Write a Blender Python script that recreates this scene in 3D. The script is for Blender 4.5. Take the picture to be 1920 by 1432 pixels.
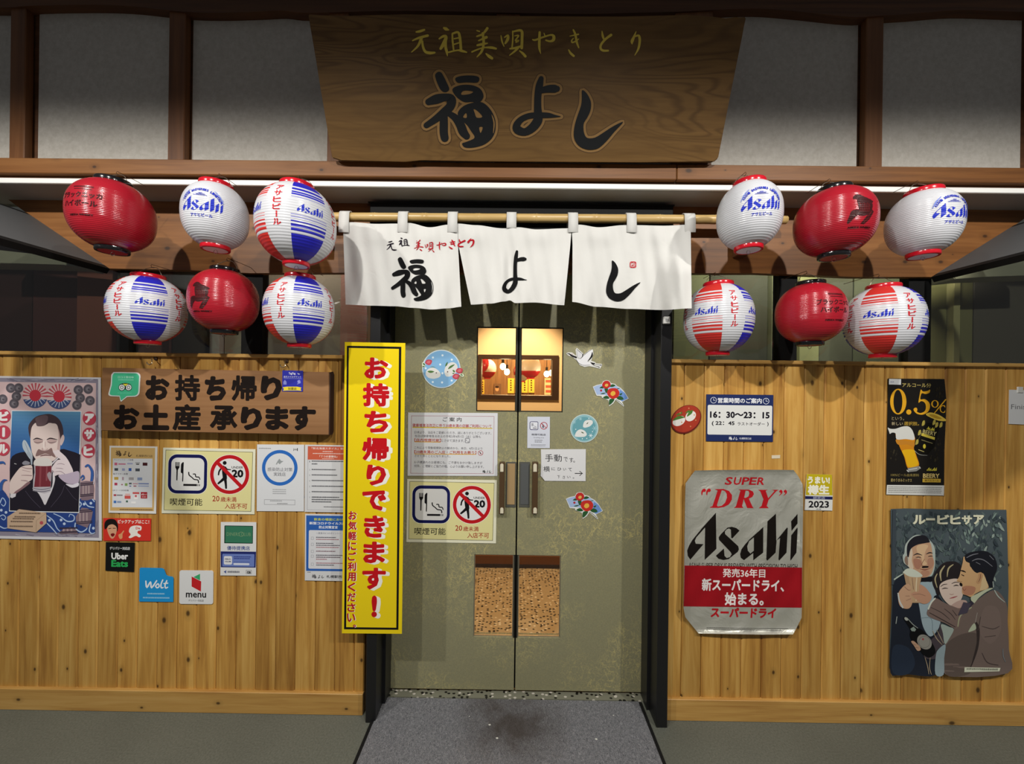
import bpy, bmesh, math, random
from mathutils import Vector, Matrix
from mathutils.geometry import tessellate_polygon
R_ = random.Random(7)
S = bpy.context.scene
COL = S.collection
for o in list(bpy.data.objects):
    bpy.data.objects.remove(o)

# ------------------------------------------------------------ camera, world, lights, exposure
F_PX, ROLL, YAW = 720.0, .0125, .0045
CAM = Vector((0, -1.72, 1.493))
_cr, _sr = math.cos(ROLL), math.sin(ROLL)
_rz = Matrix.Rotation(YAW, 3, 'Z')
C_R = _rz @ Vector((_cr, 0, _sr)); C_U = _rz @ Vector((-_sr, 0, _cr)); C_F = _rz @ Vector((0, 1, 0))
cd = bpy.data.cameras.new('camera'); cam = bpy.data.objects.new('camera', cd); COL.objects.link(cam)
cd.sensor_width = 36; cd.sensor_fit = 'HORIZONTAL'; cd.lens = 36 * F_PX / 1920; cd.clip_start = .05
cam.matrix_world = Matrix(((C_R.x, C_U.x, -C_F.x, CAM.x), (C_R.y, C_U.y, -C_F.y, CAM.y), (C_R.z, C_U.z, -C_F.z, CAM.z), (0, 0, 0, 1)))
S.camera = cam
S.view_settings.view_transform = 'Standard'; S.view_settings.look = 'None'
S.view_settings.gamma = 1; S.view_settings.use_curve_mapping = False
S.view_settings.exposure = 0.0
w = bpy.data.worlds.new('world'); S.world = w; w.use_nodes = True
w.node_tree.nodes['Background'].inputs[0].default_value = (.95, .95, 1.0, 1)
w.node_tree.nodes['Background'].inputs[1].default_value = .075

def lamp(name, kind, loc, energy, color=(1, 1, 1), radius=.04, **k):
    d = bpy.data.lights.new(name, kind); d.energy = energy; d.color = color
    if hasattr(d, 'shadow_soft_size'): d.shadow_soft_size = radius
    for a, b in k.items(): setattr(d, a, b)
    o = bpy.data.objects.new(name, d); o.location = loc; COL.objects.link(o); return o
# a row of recessed downlights in the arcade ceiling in front of the shop
for lx, pw in ((-2.15, 118), (-.95, 96), (.55, 92), (1.85, 122)):
    lamp('downlight', 'SPOT', (lx, -1.9, 2.95), pw, (1, .965, .9), .03, spot_size=math.radians(163), spot_blend=.28)
# warm lamps inside the shop, and added spots for the side backdrops
vl = lamp('vestibule_lamp', 'SPOT', (.03, .8, 2.4), 165, (1, .70, .38), .05, spot_size=math.radians(78), spot_blend=.6)
vl.rotation_euler = (math.radians(21), 0, 0)
lamp('dining_lamp', 'POINT', (.2, 2.6, 2.3), 170, (1, .68, .36), .1)
for nm, x, e, c in (('left_backdrop_fill', -1.15, 16, (1, .8, .7)), ('right_backdrop_fill', 1.35, 22, (1, .95, .7)), ('right_backdrop_fill', 2.0, 12, (1, .95, .75))):  # unseen fill spots, added to light only the boards behind the glass
    o = lamp(nm, 'SPOT', (x, .07, 2.22), e, c, .06, spot_size=math.radians(140), spot_blend=.6); o.rotation_euler = (math.radians(62), 0, 0)

def P(u, v, Y):
    """point of the vertical plane y = Y seen at photograph pixel (u, v)"""
    d = C_F * F_PX + C_R * (u - 960) - C_U * (v - 716)
    return CAM + d * ((Y - CAM.y) / d.y)

# ------------------------------------------------------------ materials
def lin(c):
    if isinstance(c, str):
        c = c.lstrip('#'); c = [int(c[i:i + 2], 16) / 255 for i in (0, 2, 4)]
        return tuple(x / 12.92 if x < .04045 else ((x + .055) / 1.055) ** 2.4 for x in c) + (1,)
    return tuple(c)[:3] + (1,)
MATS = {}
def mat(name, c=(.5, .5, .5), rough=.6, metal=0, spec=.4, emit=None, strength=0, coat=0):
    if name in MATS: return MATS[name]
    m = bpy.data.materials.new(name); m.use_nodes = True
    b = m.node_tree.nodes['Principled BSDF']
    b.inputs['Base Color'].default_value = lin(c); b.inputs['Roughness'].default_value = rough
    b.inputs['Metallic'].default_value = metal; b.inputs['Specular IOR Level'].default_value = spec
    b.inputs['Coat Weight'].default_value = coat
    if emit:
        b.inputs['Emission Color'].default_value = lin(emit); b.inputs['Emission Strength'].default_value = strength
    MATS[name] = m; return m
INK = 1.0
def ink(c, rough=.55):
    """flat printing ink of a given colour"""
    k = 'ink_' + c.lstrip('#') + ('' if rough == .55 else '_%d' % (rough * 100))
    return mat(k, c, .72 if rough == .55 else rough, spec=.12 if rough == .55 else .3)
class NT:
    def __init__(s, m): s.t = m.node_tree; s.n = s.t.nodes; s.b = s.n['Principled BSDF']
    def a(s, ty, **k):
        n = s.n.new(ty)
        for q, v in k.items():
            if q.startswith('i_'):
                key = q[2:]; key = int(key) if key.isdigit() else key.replace('_', ' ')
                n.inputs[key].default_value = v
            else: setattr(n, q, v)
        return n
    def l(s, a, b): s.t.links.new(a, b)
    def math(s, op, a, b=None, clamp=False):
        n = s.n.new('ShaderNodeMath'); n.operation = op; n.use_clamp = clamp
        for i, x in enumerate((a, b)):
            if x is None: continue
            if isinstance(x, (int, float)): n.inputs[i].default_value = x
            else: s.l(x, n.inputs[i])
        return n.outputs[0]
    def ramp(s, fac, *stops):
        n = s.n.new('ShaderNodeValToRGB'); e = n.color_ramp.elements
        while len(e) < len(stops): e.new(.5)
        for q, (p, c) in zip(e, stops): q.position = p; q.color = lin(c) if not isinstance(c, (int, float)) else (c, c, c, 1)
        s.l(fac, n.inputs[0]); return n.outputs[0]
    def mix(s, fac, a, b, mode='MIX'):
        n = s.n.new('ShaderNodeMix'); n.data_type = 'RGBA'; n.blend_type = mode
        for i, x in ((0, fac), (6, a), (7, b)):
            if isinstance(x, (int, float)): n.inputs[i].default_value = x
            elif isinstance(x, (tuple, str)): n.inputs[i].default_value = lin(x)
            else: s.l(x, n.inputs[i])
        return n.outputs[2]
    def coords(s, scale, rand=False, kind='Object'):
        tc = s.a('ShaderNodeTexCoord'); v = tc.outputs[kind]
        if rand:
            oi = s.a('ShaderNodeObjectInfo'); c = s.a('ShaderNodeCombineXYZ')
            r = s.math('MULTIPLY', oi.outputs['Random'], 57.3)
            for i in range(3): s.l(r, c.inputs[i])
            ad = s.a('ShaderNodeVectorMath', operation='ADD'); s.l(v, ad.inputs[0]); s.l(c.outputs[0], ad.inputs[1]); v = ad.outputs[0]
        mp = s.a('ShaderNodeMapping'); mp.inputs['Scale'].default_value = scale; s.l(v, mp.inputs[0]); return mp.outputs[0]
    def noise(s, vec, scale=1, detail=3, rough=.5, dist=0):
        n = s.a('ShaderNodeTexNoise'); n.inputs['Scale'].default_value = scale; n.inputs['Detail'].default_value = detail
        n.inputs['Roughness'].default_value = rough; n.inputs['Distortion'].default_value = dist; s.l(vec, n.inputs[0]); return n.outputs[0]
    def bump(s, h, strength=.2, dist=.002):
        n = s.a('ShaderNodeBump'); n.inputs['Strength'].default_value = strength; n.inputs['Distance'].default_value = dist
        s.l(h, n.inputs['Height']); s.l(n.outputs[0], s.b.inputs['Normal'])
    def color(s, c): s.l(c, s.b.inputs['Base Color'])

def wood(name, dark, mid, light, axis=2, knots=True, rough=.5, scale=1.0, rand=True, var=.16, contrast=1.0):
    m = mat(name, mid, rough); t = NT(m)
    sc = [46 * scale] * 3; sc[axis] = 2.2 * scale
    g = t.noise(t.coords(sc, rand), 1, 4, .6, .6)
    sc2 = [9 * scale] * 3; sc2[axis] = .7 * scale
    g2 = t.noise(t.coords(sc2, rand), 1, 2, .5, 1.2)
    g = t.math('ADD', t.math('MULTIPLY', g, .55), t.math('MULTIPLY', g2, .5))
    c = t.ramp(g, (.5 - .18 / contrast, dark), (.52, mid), (.52 + .2 / contrast, light))
    if rand:
        oi = t.a('ShaderNodeObjectInfo')
        k = t.math('ADD', t.math('MULTIPLY', oi.outputs['Random'], var * 2), 1 - var)
        hs = t.a('ShaderNodeHueSaturation'); t.l(k, hs.inputs['Value']); t.l(c, hs.inputs['Color']); c = hs.outputs[0]
    if knots:
        sk = [8.5] * 3; sk[axis] = 5.5
        vo = t.a('ShaderNodeTexVoronoi', voronoi_dimensions='2D')
        sx = t.a('ShaderNodeSeparateXYZ'); t.l(t.coords(sk, rand), sx.inputs[0]); cxz = t.a('ShaderNodeCombineXYZ'); t.l(sx.outputs[0], cxz.inputs[0]); t.l(sx.outputs[2], cxz.inputs[1]); t.l(cxz.outputs[0], vo.inputs['Vector']); vo.inputs['Scale'].default_value = 1
        sp = t.a('ShaderNodeSeparateColor'); t.l(vo.outputs['Color'], sp.inputs[0])
        on = t.math('GREATER_THAN', sp.outputs[0], .55)
        kd = t.math('DIVIDE', vo.outputs['Distance'], t.math('ADD', t.math('MULTIPLY', sp.outputs[1], 1.1), .35))
        ring = t.math('MULTIPLY', t.ramp(kd, (.05, 1), (.17, 0)), on)
        core = t.math('MULTIPLY', t.ramp(kd, (.03, 1), (.065, 0)), on)
        c = t.mix(t.math('MULTIPLY', ring, .45), c, tuple(x * .55 for x in lin(mid)[:3]))
        c = t.mix(t.math('MULTIPLY', core, .85), c, (.035, .014, .005))
    t.color(c); t.bump(g, .15, .001)
    return m

# ------------------------------------------------------------ mesh helpers
def link(name, me, parent=None, mats=(), smooth=False):
    for m_ in mats: me.materials.append(m_)
    if smooth:
        for p in me.polygons: p.use_smooth = True
    o = bpy.data.objects.new(name, me); COL.objects.link(o)
    if parent is not None: put(o, parent)
    return o
def world_loc(p):
    l = Vector(p.location)
    while p.parent: p = p.parent; l += p.location
    return l
def put(o, parent):
    """parent o; its mesh stays in world coordinates"""
    o.parent = parent; o.matrix_parent_inverse = Matrix.Translation(-Vector(parent['base'] if 'base' in parent else (0, 0, 0)))
def mesh(name, verts, faces, mats, parent=None, smooth=False, fm=None):
    me = bpy.data.meshes.new(name); me.from_pydata([tuple(v) for v in verts], [], faces)
    o = link(name, me, parent, mats if isinstance(mats, (list, tuple)) else [mats], smooth)
    if fm:
        for p, i in zip(me.polygons, fm): p.material_index = i
    return o
def from_bm(name, bm, mats, parent=None, smooth=False):
    bmesh.ops.recalc_face_normals(bm, faces=bm.faces)
    me = bpy.data.meshes.new(name); bm.to_mesh(me); bm.free()
    return link(name, me, parent, mats if isinstance(mats, (list, tuple)) else [mats], smooth)
def bm_box(bm, x0, x1, y0, y1, z0, z1, bevel=0, edges=None):
    vs = [bm.verts.new((x, y, z)) for x in (x0, x1) for y in (y0, y1) for z in (z0, z1)]
    fs = [bm.faces.new([vs[i] for i in q]) for q in ((0, 1, 3, 2), (4, 6, 7, 5), (0, 4, 5, 1), (2, 3, 7, 6), (0, 2, 6, 4), (1, 5, 7, 3))]
    if bevel:
        es = {e for f in fs for e in f.edges}
        if edges: es = {e for e in es if edges(e)}
        bmesh.ops.bevel(bm, geom=list(es), offset=bevel, segments=1, affect='EDGES')
def box(name, x0, x1, y0, y1, z0, z1, m, parent=None, bevel=0):
    bm = bmesh.new(); bm_box(bm, x0, x1, y0, y1, z0, z1, bevel); return from_bm(name, bm, m, parent)
def prism(name, pts, d, m, parent=None, bevel=0):
    """extrude a loop of 3D points by vector d"""
    bm = bmesh.new(); d = Vector(d)
    a = [bm.verts.new(p) for p in pts]; b = [bm.verts.new(Vector(p) + d) for p in pts]; n = len(a)
    bm.faces.new(a); bm.faces.new(b[::-1])
    for i in range(n): bm.faces.new([a[i], b[i], b[(i + 1) % n], a[(i + 1) % n]])
    if bevel: bmesh.ops.bevel(bm, geom=list(bm.edges), offset=bevel, segments=2, affect='EDGES')
    return from_bm(name, bm, m, parent)
def pbox(name, u0, v0, u1, v1, Y, th, m, parent=None, bevel=0):
    """box whose front face (y = Y) covers the photo rectangle; th goes back"""
    a, b, c, d = P(u0, v0, Y), P(u1, v0, Y), P(u1, v1, Y), P(u0, v1, Y)
    return box(name, (a.x + d.x) / 2, (b.x + c.x) / 2, Y, Y + th, (d.z + c.z) / 2, (a.z + b.z) / 2, m, parent, bevel)
def tube(bm, pts, rad, seg=8, cap=True):
    pts = [Vector(p) for p in pts]; rad = rad if isinstance(rad, (list, tuple)) else [rad] * len(pts); rings = []
    for i, p in enumerate(pts):
        t = (pts[min(i + 1, len(pts) - 1)] - pts[max(i - 1, 0)]).normalized()
        n = t.cross(Vector((.31, .17, .93))); n = n.normalized() if n.length > 1e-4 else Vector((1, 0, 0)); b = t.cross(n)
        rings.append([bm.verts.new(p + (n * math.cos(a) + b * math.sin(a)) * rad[i]) for a in [2 * math.pi * k / seg for k in range(seg)]])
    for A, B in zip(rings, rings[1:]):
        for k in range(seg): bm.faces.new([A[k], A[(k + 1) % seg], B[(k + 1) % seg], B[k]])
    if cap: bm.faces.new(rings[0][::-1]); bm.faces.new(rings[-1])
def tag(o, label, cat, group=None, kind=None):
    o['label'] = label; o['category'] = cat
    if group: o['group'] = group
    if kind: o['kind'] = kind
    return o
def struct(o):
    o['kind'] = 'structure'; return o
def thing(name, label, cat, loc, group=None):
    o = bpy.data.objects.new(name, None); COL.objects.link(o); o.location = loc; o['base'] = list(loc)
    o.empty_display_size = .05
    return tag(o, label, cat, group)

# ------------------------------------------------------------ flat print (vector art in photo pixels)
def smooth_pts(pts, n=5, closed=True):
    out = []; N = len(pts)
    rng = range(N) if closed else range(N - 1)
    for i in rng:
        p = [pts[(i + k - 1) % N] if closed else pts[min(max(i + k - 1, 0), N - 1)] for k in range(4)]
        for s in range(n):
            t = s / n
            out.append(tuple(.5 * ((2 * p[1][j]) + (-p[0][j] + p[2][j]) * t + (2 * p[0][j] - 5 * p[1][j] + 4 * p[2][j] - p[3][j]) * t * t
                                   + (-p[0][j] + 3 * p[1][j] - 3 * p[2][j] + p[3][j]) * t ** 3) for j in range(len(pts[0]))))
    if not closed: out.append(tuple(pts[-1]))
    return out
def arc(cx, cy, rx, ry=None, n=28, a0=0, a1=360):
    ry = rx if ry is None else ry
    k = n if a1 - a0 >= 360 else n + 1
    return [(cx + rx * math.cos(math.radians(a0 + (a1 - a0) * i / n)), cy + ry * math.sin(math.radians(a0 + (a1 - a0) * i / n))) for i in range(k)]
TEXT_CACHE = {}
def text_mesh(s, bold, res):
    k = (s, res)
    if k not in TEXT_CACHE:
        c = bpy.data.curves.new('t', 'FONT'); c.body = s; c.resolution_u = res
        o = bpy.data.objects.new('t', c); COL.objects.link(o); bpy.context.view_layer.update()
        me = bpy.data.meshes.new_from_object(o.evaluated_get(bpy.context.evaluated_depsgraph_get()))
        vs = [(v.co.x, v.co.y) for v in me.vertices]; fs = [tuple(p.vertices) for p in me.polygons]
        bpy.data.objects.remove(o); bpy.data.curves.remove(c); bpy.data.meshes.remove(me)
        xs = [a for a, b in vs]; ys = [b for a, b in vs]
        TEXT_CACHE[k] = (vs, fs, min(xs), max(xs), min(ys), max(ys))
    return TEXT_CACHE[k]
SLOPE = .0135
class Art:
    """collects coloured shapes; build() maps (u, v, height) to 3D and makes ONE flat print mesh"""
    def __init__(s, fn, step=1e-5, h0=2e-4): s.fn = fn; s.items = []; s.h = h0; s.step = step
    def add(s, vs, fs, c): s.items.append((vs, fs, c, s.h)); s.h += s.step
    def poly(s, pts, c, holes=()):
        loops = [[Vector((a[0], a[1], 0)) for a in L] for L in [pts] + list(holes)]
        vs = [(a.x, a.y) for L in loops for a in L]
        s.add(vs, [tuple(t) for t in tessellate_polygon(loops)], c)
    def blob(s, pts, c, holes=(), n=5): s.poly(smooth_pts(pts, n), c, [smooth_pts(h, n) for h in holes])
    def rect(s, u0, v0, u1, v1, c, r=0, slope=SLOPE, skew=-SLOPE):
        um, vm = (u0 + u1) / 2, (v0 + v1) / 2
        if r:
            pts = arc(u1 - r, v1 - r, r, n=4, a0=0, a1=90) + arc(u0 + r, v1 - r, r, n=4, a0=90, a1=180) + arc(u0 + r, v0 + r, r, n=4, a0=180, a1=270) + arc(u1 - r, v0 + r, r, n=4, a0=270, a1=360)
        else: pts = [(u0, v0), (u1, v0), (u1, v1), (u0, v1)]
        s.poly([(a + (b - vm) * skew, b + (a - um) * slope) for a, b in pts], c)
    def frame(s, u0, v0, u1, v1, w, c, r=0, slope=SLOPE):
        um, vm = (u0 + u1) / 2, (v0 + v1) / 2
        def rr(k):
            if r - k > .5:
                q = r - k
                return arc(u1 - r, v1 - r, q, n=4, a0=0, a1=90) + arc(u0 + r, v1 - r, q, n=4, a0=90, a1=180) + arc(u0 + r, v0 + r, q, n=4, a0=180, a1=270) + arc(u1 - r, v0 + r, q, n=4, a0=270, a1=360)
            return [(u0 + k, v0 + k), (u1 - k, v0 + k), (u1 - k, v1 - k), (u0 + k, v1 - k)]
        f = lambda L: [(a - (b - vm) * slope, b + (a - um) * slope) for a, b in L]
        s.poly(f(rr(0)), c, [f(rr(w))])
    def ell(s, cx, cy, rx, c, ry=None, n=28, rot=0):
        pts = arc(0, 0, rx, ry, n); q = math.radians(rot)
        s.poly([(cx + a * math.cos(q) - b * math.sin(q), cy + a * math.sin(q) + b * math.cos(q)) for a, b in pts], c)
    def ring(s, cx, cy, r, w, c, n=36): s.poly(arc(cx, cy, r, n=n), c, [arc(cx, cy, r - w, n=n)])
    def stroke(s, pts, c, w=None, n=4):
        """brush stroke: points (u, v, width) or (u, v) with one width"""
        pts = [tuple(p) if len(p) > 2 else (p[0], p[1], w) for p in pts]
        q = smooth_pts(pts, n, False) if len(pts) > 2 else pts
        L, Rr = [], []
        for i, (x, y, ww) in enumerate(q):
            a, b = q[max(i - 1, 0)], q[min(i + 1, len(q) - 1)]
            dx, dy = b[0] - a[0], b[1] - a[1]; m = math.hypot(dx, dy) or 1; nx, ny = -dy / m, dx / m
            L.append((x + nx * ww / 2, y + ny * ww / 2)); Rr.append((x - nx * ww / 2, y - ny * ww / 2))
        k = len(q); vs = L + Rr; fs = [(i, i + 1, k + i + 1, k + i) for i in range(k - 1)]
        for j in range(0, len(fs), 5):             # short pieces, each a hair higher, so a looping stroke never coincides with itself
            s.items.append(([vs[i] for f in fs[j:j + 5] for i in f], [tuple(range(4 * i, 4 * i + 4)) for i in range(len(fs[j:j + 5]))], c, s.h)); s.h += 1.5e-6
        for i, (x, y, ww) in enumerate((q[0], q[-1])):
            if ww > 1.0: s.items.append((arc(x, y, ww / 2, n=12), [tuple(range(12))], c, s.h + 1.5e-6 * (i + 1)))
        s.h += max(s.step, 5e-6)
    def text(s, t, u0, v0, u1, v1, c, bold=.0, shear=0, slope=SLOPE, res=2, rot=0):
        """text stretched to fill the photo box (u0,v0)-(u1,v1)"""
        vs, fs, x0, x1, y0, y1 = text_mesh(t, 0, res)
        ring_ = [(0, 0)]
        if bold:                                  # embolden: copies shifted round a small circle
            n = 4 if bold < .016 else (10 if bold < .034 else 20)
            ring_ = [(bold * math.cos(2 * math.pi * q / n), bold * math.sin(2 * math.pi * q / n)) for q in range(n)]
            x0 -= bold; x1 += bold; y0 -= bold; y1 += bold
        um, vm = (u0 + u1) / 2, (v0 + v1) / 2; q = math.radians(rot)
        for ox, oy in ring_:
            out = []
            for x, y in vs:
                a = (u0 + (x + ox - x0) / max(x1 - x0, 1e-6) * (u1 - u0)) - um; b = (v1 - (y + oy - y0) / max(y1 - y0, 1e-6) * (v1 - v0)) - vm
                a -= b * shear
                a, b = a * math.cos(q) - b * math.sin(q), a * math.sin(q) + b * math.cos(q)
                out.append((um + a - b * slope, vm + b + a * slope))
            s.items.append((out, fs, c, s.h)); s.h += 2e-6
        s.h += s.step
    def vtext(s, t, u, v0, v1, wd, c, bold=0, gap=.12, slope=SLOPE, shear=0, rot=0):
        """vertical column of characters"""
        n = len(t); h = (v1 - v0) / n
        for i, ch in enumerate(t):
            a = v0 + i * h; k = .42 if ch in '。、' else (.25 if ch in '！!' else 1)
            kk = k if k < .4 else k
            hh = h * (1 - gap)
            if ch in '。': s.text(ch, u + wd * .05, a + hh * .1, u + wd * .4, a + hh * .45, c, bold, slope=slope)
            elif ch == 'ー': s.rect(u - wd * .09, a, u + wd * .09, a + hh, c)
            else: s.text(ch, u - wd / 2 * kk - (a - v0) * slope, a, u + wd / 2 * kk - (a - v0) * slope, a + hh, c, bold, slope=slope, shear=shear, rot=rot)
    def lines(s, u0, v0, u1, v1, n, c, fill=.45, ragged=.3, seed=1):
        """n rows of print too small to read"""
        r = random.Random(seed); h = (v1 - v0) / n
        for i in range(n):
            y = v0 + i * h; x = u0; e = u1 - r.random() * ragged * (u1 - u0); um = (u0 + u1) / 2
            while x < e:
                w_ = min(r.uniform(1.2, 3.2), e - x); k = (x - um) * SLOPE
                s.items.append(([(x, y + k + r.uniform(0, .25) * h * fill), (x + w_ * .8, y + k), (x + w_ * .8, y + k + h * fill), (x, y + k + h * fill)], [(0, 1, 2, 3)], c, s.h)); x += w_
        s.h += s.step
    def build(s, name, parent, cut_u=0, cut_v=0, rough=.55):
        """returns the print object; kind 'stuff' is set by the caller for print too small to pick apart"""
        cols = []; bm = bmesh.new(); hl = bm.verts.layers.float.new('h')
        for vs, fs, c, h in s.items:
            if c not in cols: cols.append(c)
            i = cols.index(c); bv = [bm.verts.new((a[0], a[1], 0)) for a in vs]
            for b in bv: b[hl] = h
            for f in fs:
                try: q = bm.faces.new([bv[k] for k in f]); q.material_index = i
                except ValueError: pass
        for ax, st in ((0, cut_u), (1, cut_v)):
            if st:
                cs = [v.co[ax] for v in bm.verts]; lo, hi = min(cs), max(cs); k = math.ceil(lo / st) * st
                no = Vector((1, 0, 0)) if ax == 0 else Vector((0, 1, 0))
                while k < hi:
                    bmesh.ops.bisect_plane(bm, geom=bm.verts[:] + bm.edges[:] + bm.faces[:], plane_co=no * k, plane_no=no, dist=1e-5); k += st
        for v in bm.verts: v.co = s.fn(v.co.x, v.co.y, v[hl])
        me = bpy.data.meshes.new(name); bm.to_mesh(me); bm.free()
        return link(name, me, parent, [ink(c, rough) if isinstance(c, str) else c for c in cols])
def on_plane(Y):
    return lambda u, v, h: P(u, v, Y - h)
# ------------------------------------------------------------ materials of the place
M_pine = wood('pine', (.32, .14, .026), (.55, .29, .063), (.70, .42, .115), 2, True, .42, var=.15, contrast=1.25)
M_pine_h = wood('pine_horizontal', (.40, .19, .045), (.58, .33, .09), (.68, .42, .14), 0, True, .45, var=.08)
M_beam = wood('stained_beam', (.115, .042, .010), (.215, .084, .021), (.30, .13, .038), 0, True, .5, rand=True, var=.06)
M_post = wood('stained_post', (.075, .026, .008), (.15, .056, .016), (.21, .085, .027), 2, False, .5, var=.06)
M_dark = wood('dark_header', (.05, .02, .008), (.10, .04, .014), (.15, .06, .02), 0, False, .6, var=.05)
def m_plaster():
    m = mat('plaster', (.52, .505, .47), .85); t = NT(m)
    n = t.noise(t.coords((60, 60, 60)), 1, 4, .6); t.color(t.ramp(n, (.3, (.465, .435, .385)), (.7, (.565, .535, .485)))); t.bump(n, .25, .002); return m
M_plaster = m_plaster()
M_white_trim = mat('white_trim', (.90, .90, .87), .35, spec=.5)
M_soffit = mat('soffit_board', (.34, .32, .29), .8)
M_black = mat('black_steel', (.010, .010, .011), .38, spec=.45)
M_black_m = mat('black_matt', (.008, .008, .008), .7, spec=.2)
def m_floor():
    m = mat('floor_vinyl', (.11, .115, .095), .55); t = NT(m)
    n = t.noise(t.coords((140, 140, 140)), 1, 3, .7); b = t.noise(t.coords((2.2, 2.2, 1)), 1, 3, .5)
    c = t.ramp(n, (.3, (.11, .117, .095)), (.7, (.175, .182, .152)))
    c = t.mix(t.math('MULTIPLY', t.ramp(b, (.45, 0), (.7, 1)), .25), c, (.07, .072, .06)); t.color(c); t.bump(n, .1, .001); return m
M_floor = m_floor(); M_floor.node_tree.nodes['Principled BSDF'].inputs['Specular IOR Level'].default_value = .2
def m_door():
    m = mat('olive_washi_laminate', (.24, .225, .12), .38, spec=.45); t = NT(m)
    acc = None
    for i, s in enumerate((13, 19, 27)):
        mp = t.coords((s, 1, s * .8)); mp.node.inputs['Rotation'].default_value = (0, i * 1.1, 0); mp.node.inputs['Location'].default_value = (i * 7.3, 0, i * 3.1)
        n = t.noise(mp, 1, 3.2, .58, 1.4)
        k = t.ramp(t.math('ABSOLUTE', t.math('SUBTRACT', n, .5)), (.004, 1), (.012, 0))
        acc = k if acc is None else t.math('MAXIMUM', acc, k)
    patch = t.ramp(t.noise(t.coords((3.2, 1, 3.2)), 1, 2, .5), (.42, .12), (.62, 1))
    fine = t.noise(t.coords((150, 1, 150)), 1, 2, .5)
    base = t.ramp(fine, (.3, (.255, .243, .142)), (.7, (.30, .285, .168)))
    t.color(t.mix(t.math('MULTIPLY', t.math('MULTIPLY', acc, patch), .8), base, (.55, .47, .20))); return m
M_door = m_door()
def m_terrazzo(name, base, scale, dark):
    m = mat(name, base, .3, spec=.5); t = NT(m)
    vo = t.a('ShaderNodeTexVoronoi', voronoi_dimensions='2D'); t.l(t.coords((scale, scale * 1.4, scale)), vo.inputs['Vector']); vo.inputs['Scale'].default_value = 1
    sp = t.a('ShaderNodeSeparateColor'); t.l(vo.outputs['Color'], sp.inputs[0])
    chip = t.ramp(vo.outputs['Distance'], (.30, 1), (.36, 0))
    dk = t.math('MULTIPLY', chip, t.math('GREATER_THAN', sp.outputs[0], .62)); lt = t.math('MULTIPLY', chip, t.math('LESS_THAN', sp.outputs[0], .2))
    c = t.mix(dk, base, dark); c = t.mix(t.math('MULTIPLY', lt, .7), c, (.75, .7, .62)); t.color(c); return m
M_terrazzo = m_terrazzo('terrazzo', (.42, .33, .21), 42, (.03, .022, .015))
M_sill = m_terrazzo('terrazzo_sill', (.20, .20, .15), 46, (.012, .012, .010))
def m_glass(name, tint, refl):
    m = mat(name, tint, .03); t = NT(m)
    tr = t.a('ShaderNodeBsdfTransparent'); tr.inputs[0].default_value = lin(tint)
    gl = t.a('ShaderNodeBsdfGlossy'); gl.inputs['Roughness'].default_value = .04; gl.inputs[0].default_value = (.9, .9, .9, 1)
    lw = t.a('ShaderNodeLayerWeight'); lw.inputs[0].default_value = .3
    fac = t.math('MULTIPLY', t.math('ADD', t.math('MULTIPLY', lw.outputs['Facing'], .6), .4), refl)
    mx = t.a('ShaderNodeMixShader'); t.l(fac, mx.inputs[0]); t.l(tr.outputs[0], mx.inputs[1]); t.l(gl.outputs[0], mx.inputs[2])
    t.l(mx.outputs[0], t.n['Material Output'].inputs[0]); return m
M_glass = m_glass('window_glass', (.8, .82, .78), .16)
M_glass_door = m_glass('door_glass', (.93, .93, .9), .06)
M_warm_wall = mat('cream_wallpaper', (.66, .52, .34), .8)
M_dining_wall = wood('dining_panelling', (.10, .05, .025), (.2, .11, .05), (.3, .17, .08), 2, False, .5, rand=False)

# ------------------------------------------------------------ floor
fl = struct(mesh('floor', [(-4.5, -4.2, 0), (4.5, -4.2, 0), (4.5, .085, 0), (-4.5, .085, 0)], [(0, 1, 2, 3)], M_floor))
sill = struct(box('trim_6', P(715, 1300, .1).x, P(1215, 1300, .1).x, .085, .21, -.02, .006, M_sill))
fin = struct(mesh('floor_inside', [(-1.4, .21, 0), (1.6, .21, 0), (1.6, 4.6, 0), (-1.4, 4.6, 0)], [(0, 1, 2, 3)], M_terrazzo))

# ------------------------------------------------------------ wainscot walls with separate planks
PITCH = .0892
ZT = P(640, 673, 0).z
def plank_mesh(wd, z0, z1):
    bm = bmesh.new(); x = wd / 2; c = .0045
    prof = [(-x, .02), (-x, c), (-x + c, 0), (x - c, 0), (x, c), (x, .02)]
    a = [bm.verts.new((p, q, z0)) for p, q in prof]; b = [bm.verts.new((p, q, z1)) for p, q in prof]
    for i in range(5): bm.faces.new([a[i], a[i + 1], b[i + 1], b[i]])
    bm.faces.new(a[::-1]); bm.faces.new(b)
    bmesh.ops.recalc_face_normals(bm, faces=bm.faces)
    me = bpy.data.meshes.new('plank'); bm.to_mesh(me); bm.free(); me.materials.append(M_pine); return me
def wainscot(name, x0, x1, seam):
    w = struct(box(name, x0, x1, .02, .045, 0, ZT, M_dark)); w['base'] = [0, 0, 0]
    me = plank_mesh(PITCH - .0014, .06, ZT); edges = []
    k = math.floor((x0 - seam) / PITCH)
    while seam + k * PITCH < x1:
        a, b = seam + k * PITCH, seam + (k + 1) * PITCH; k += 1
        if a < x0 - .001: continue
        if b > x1: edges.append((a, x1)); continue
        o = bpy.data.objects.new('plank', me); COL.objects.link(o); o.location = ((a + b) / 2, R_.uniform(0, .0012), 0); o.parent = w
    first = min([o.location.x for o in w.children]) - PITCH / 2
    edges.append((x0, first))
    for a, b in edges:
        if b - a > .008:
            o = bpy.data.objects.new('plank', plank_mesh(b - a - .0014, .06, ZT)); COL.objects.link(o); o.location = ((a + b) / 2, 0, 0); o.parent = w
    return w
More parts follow.
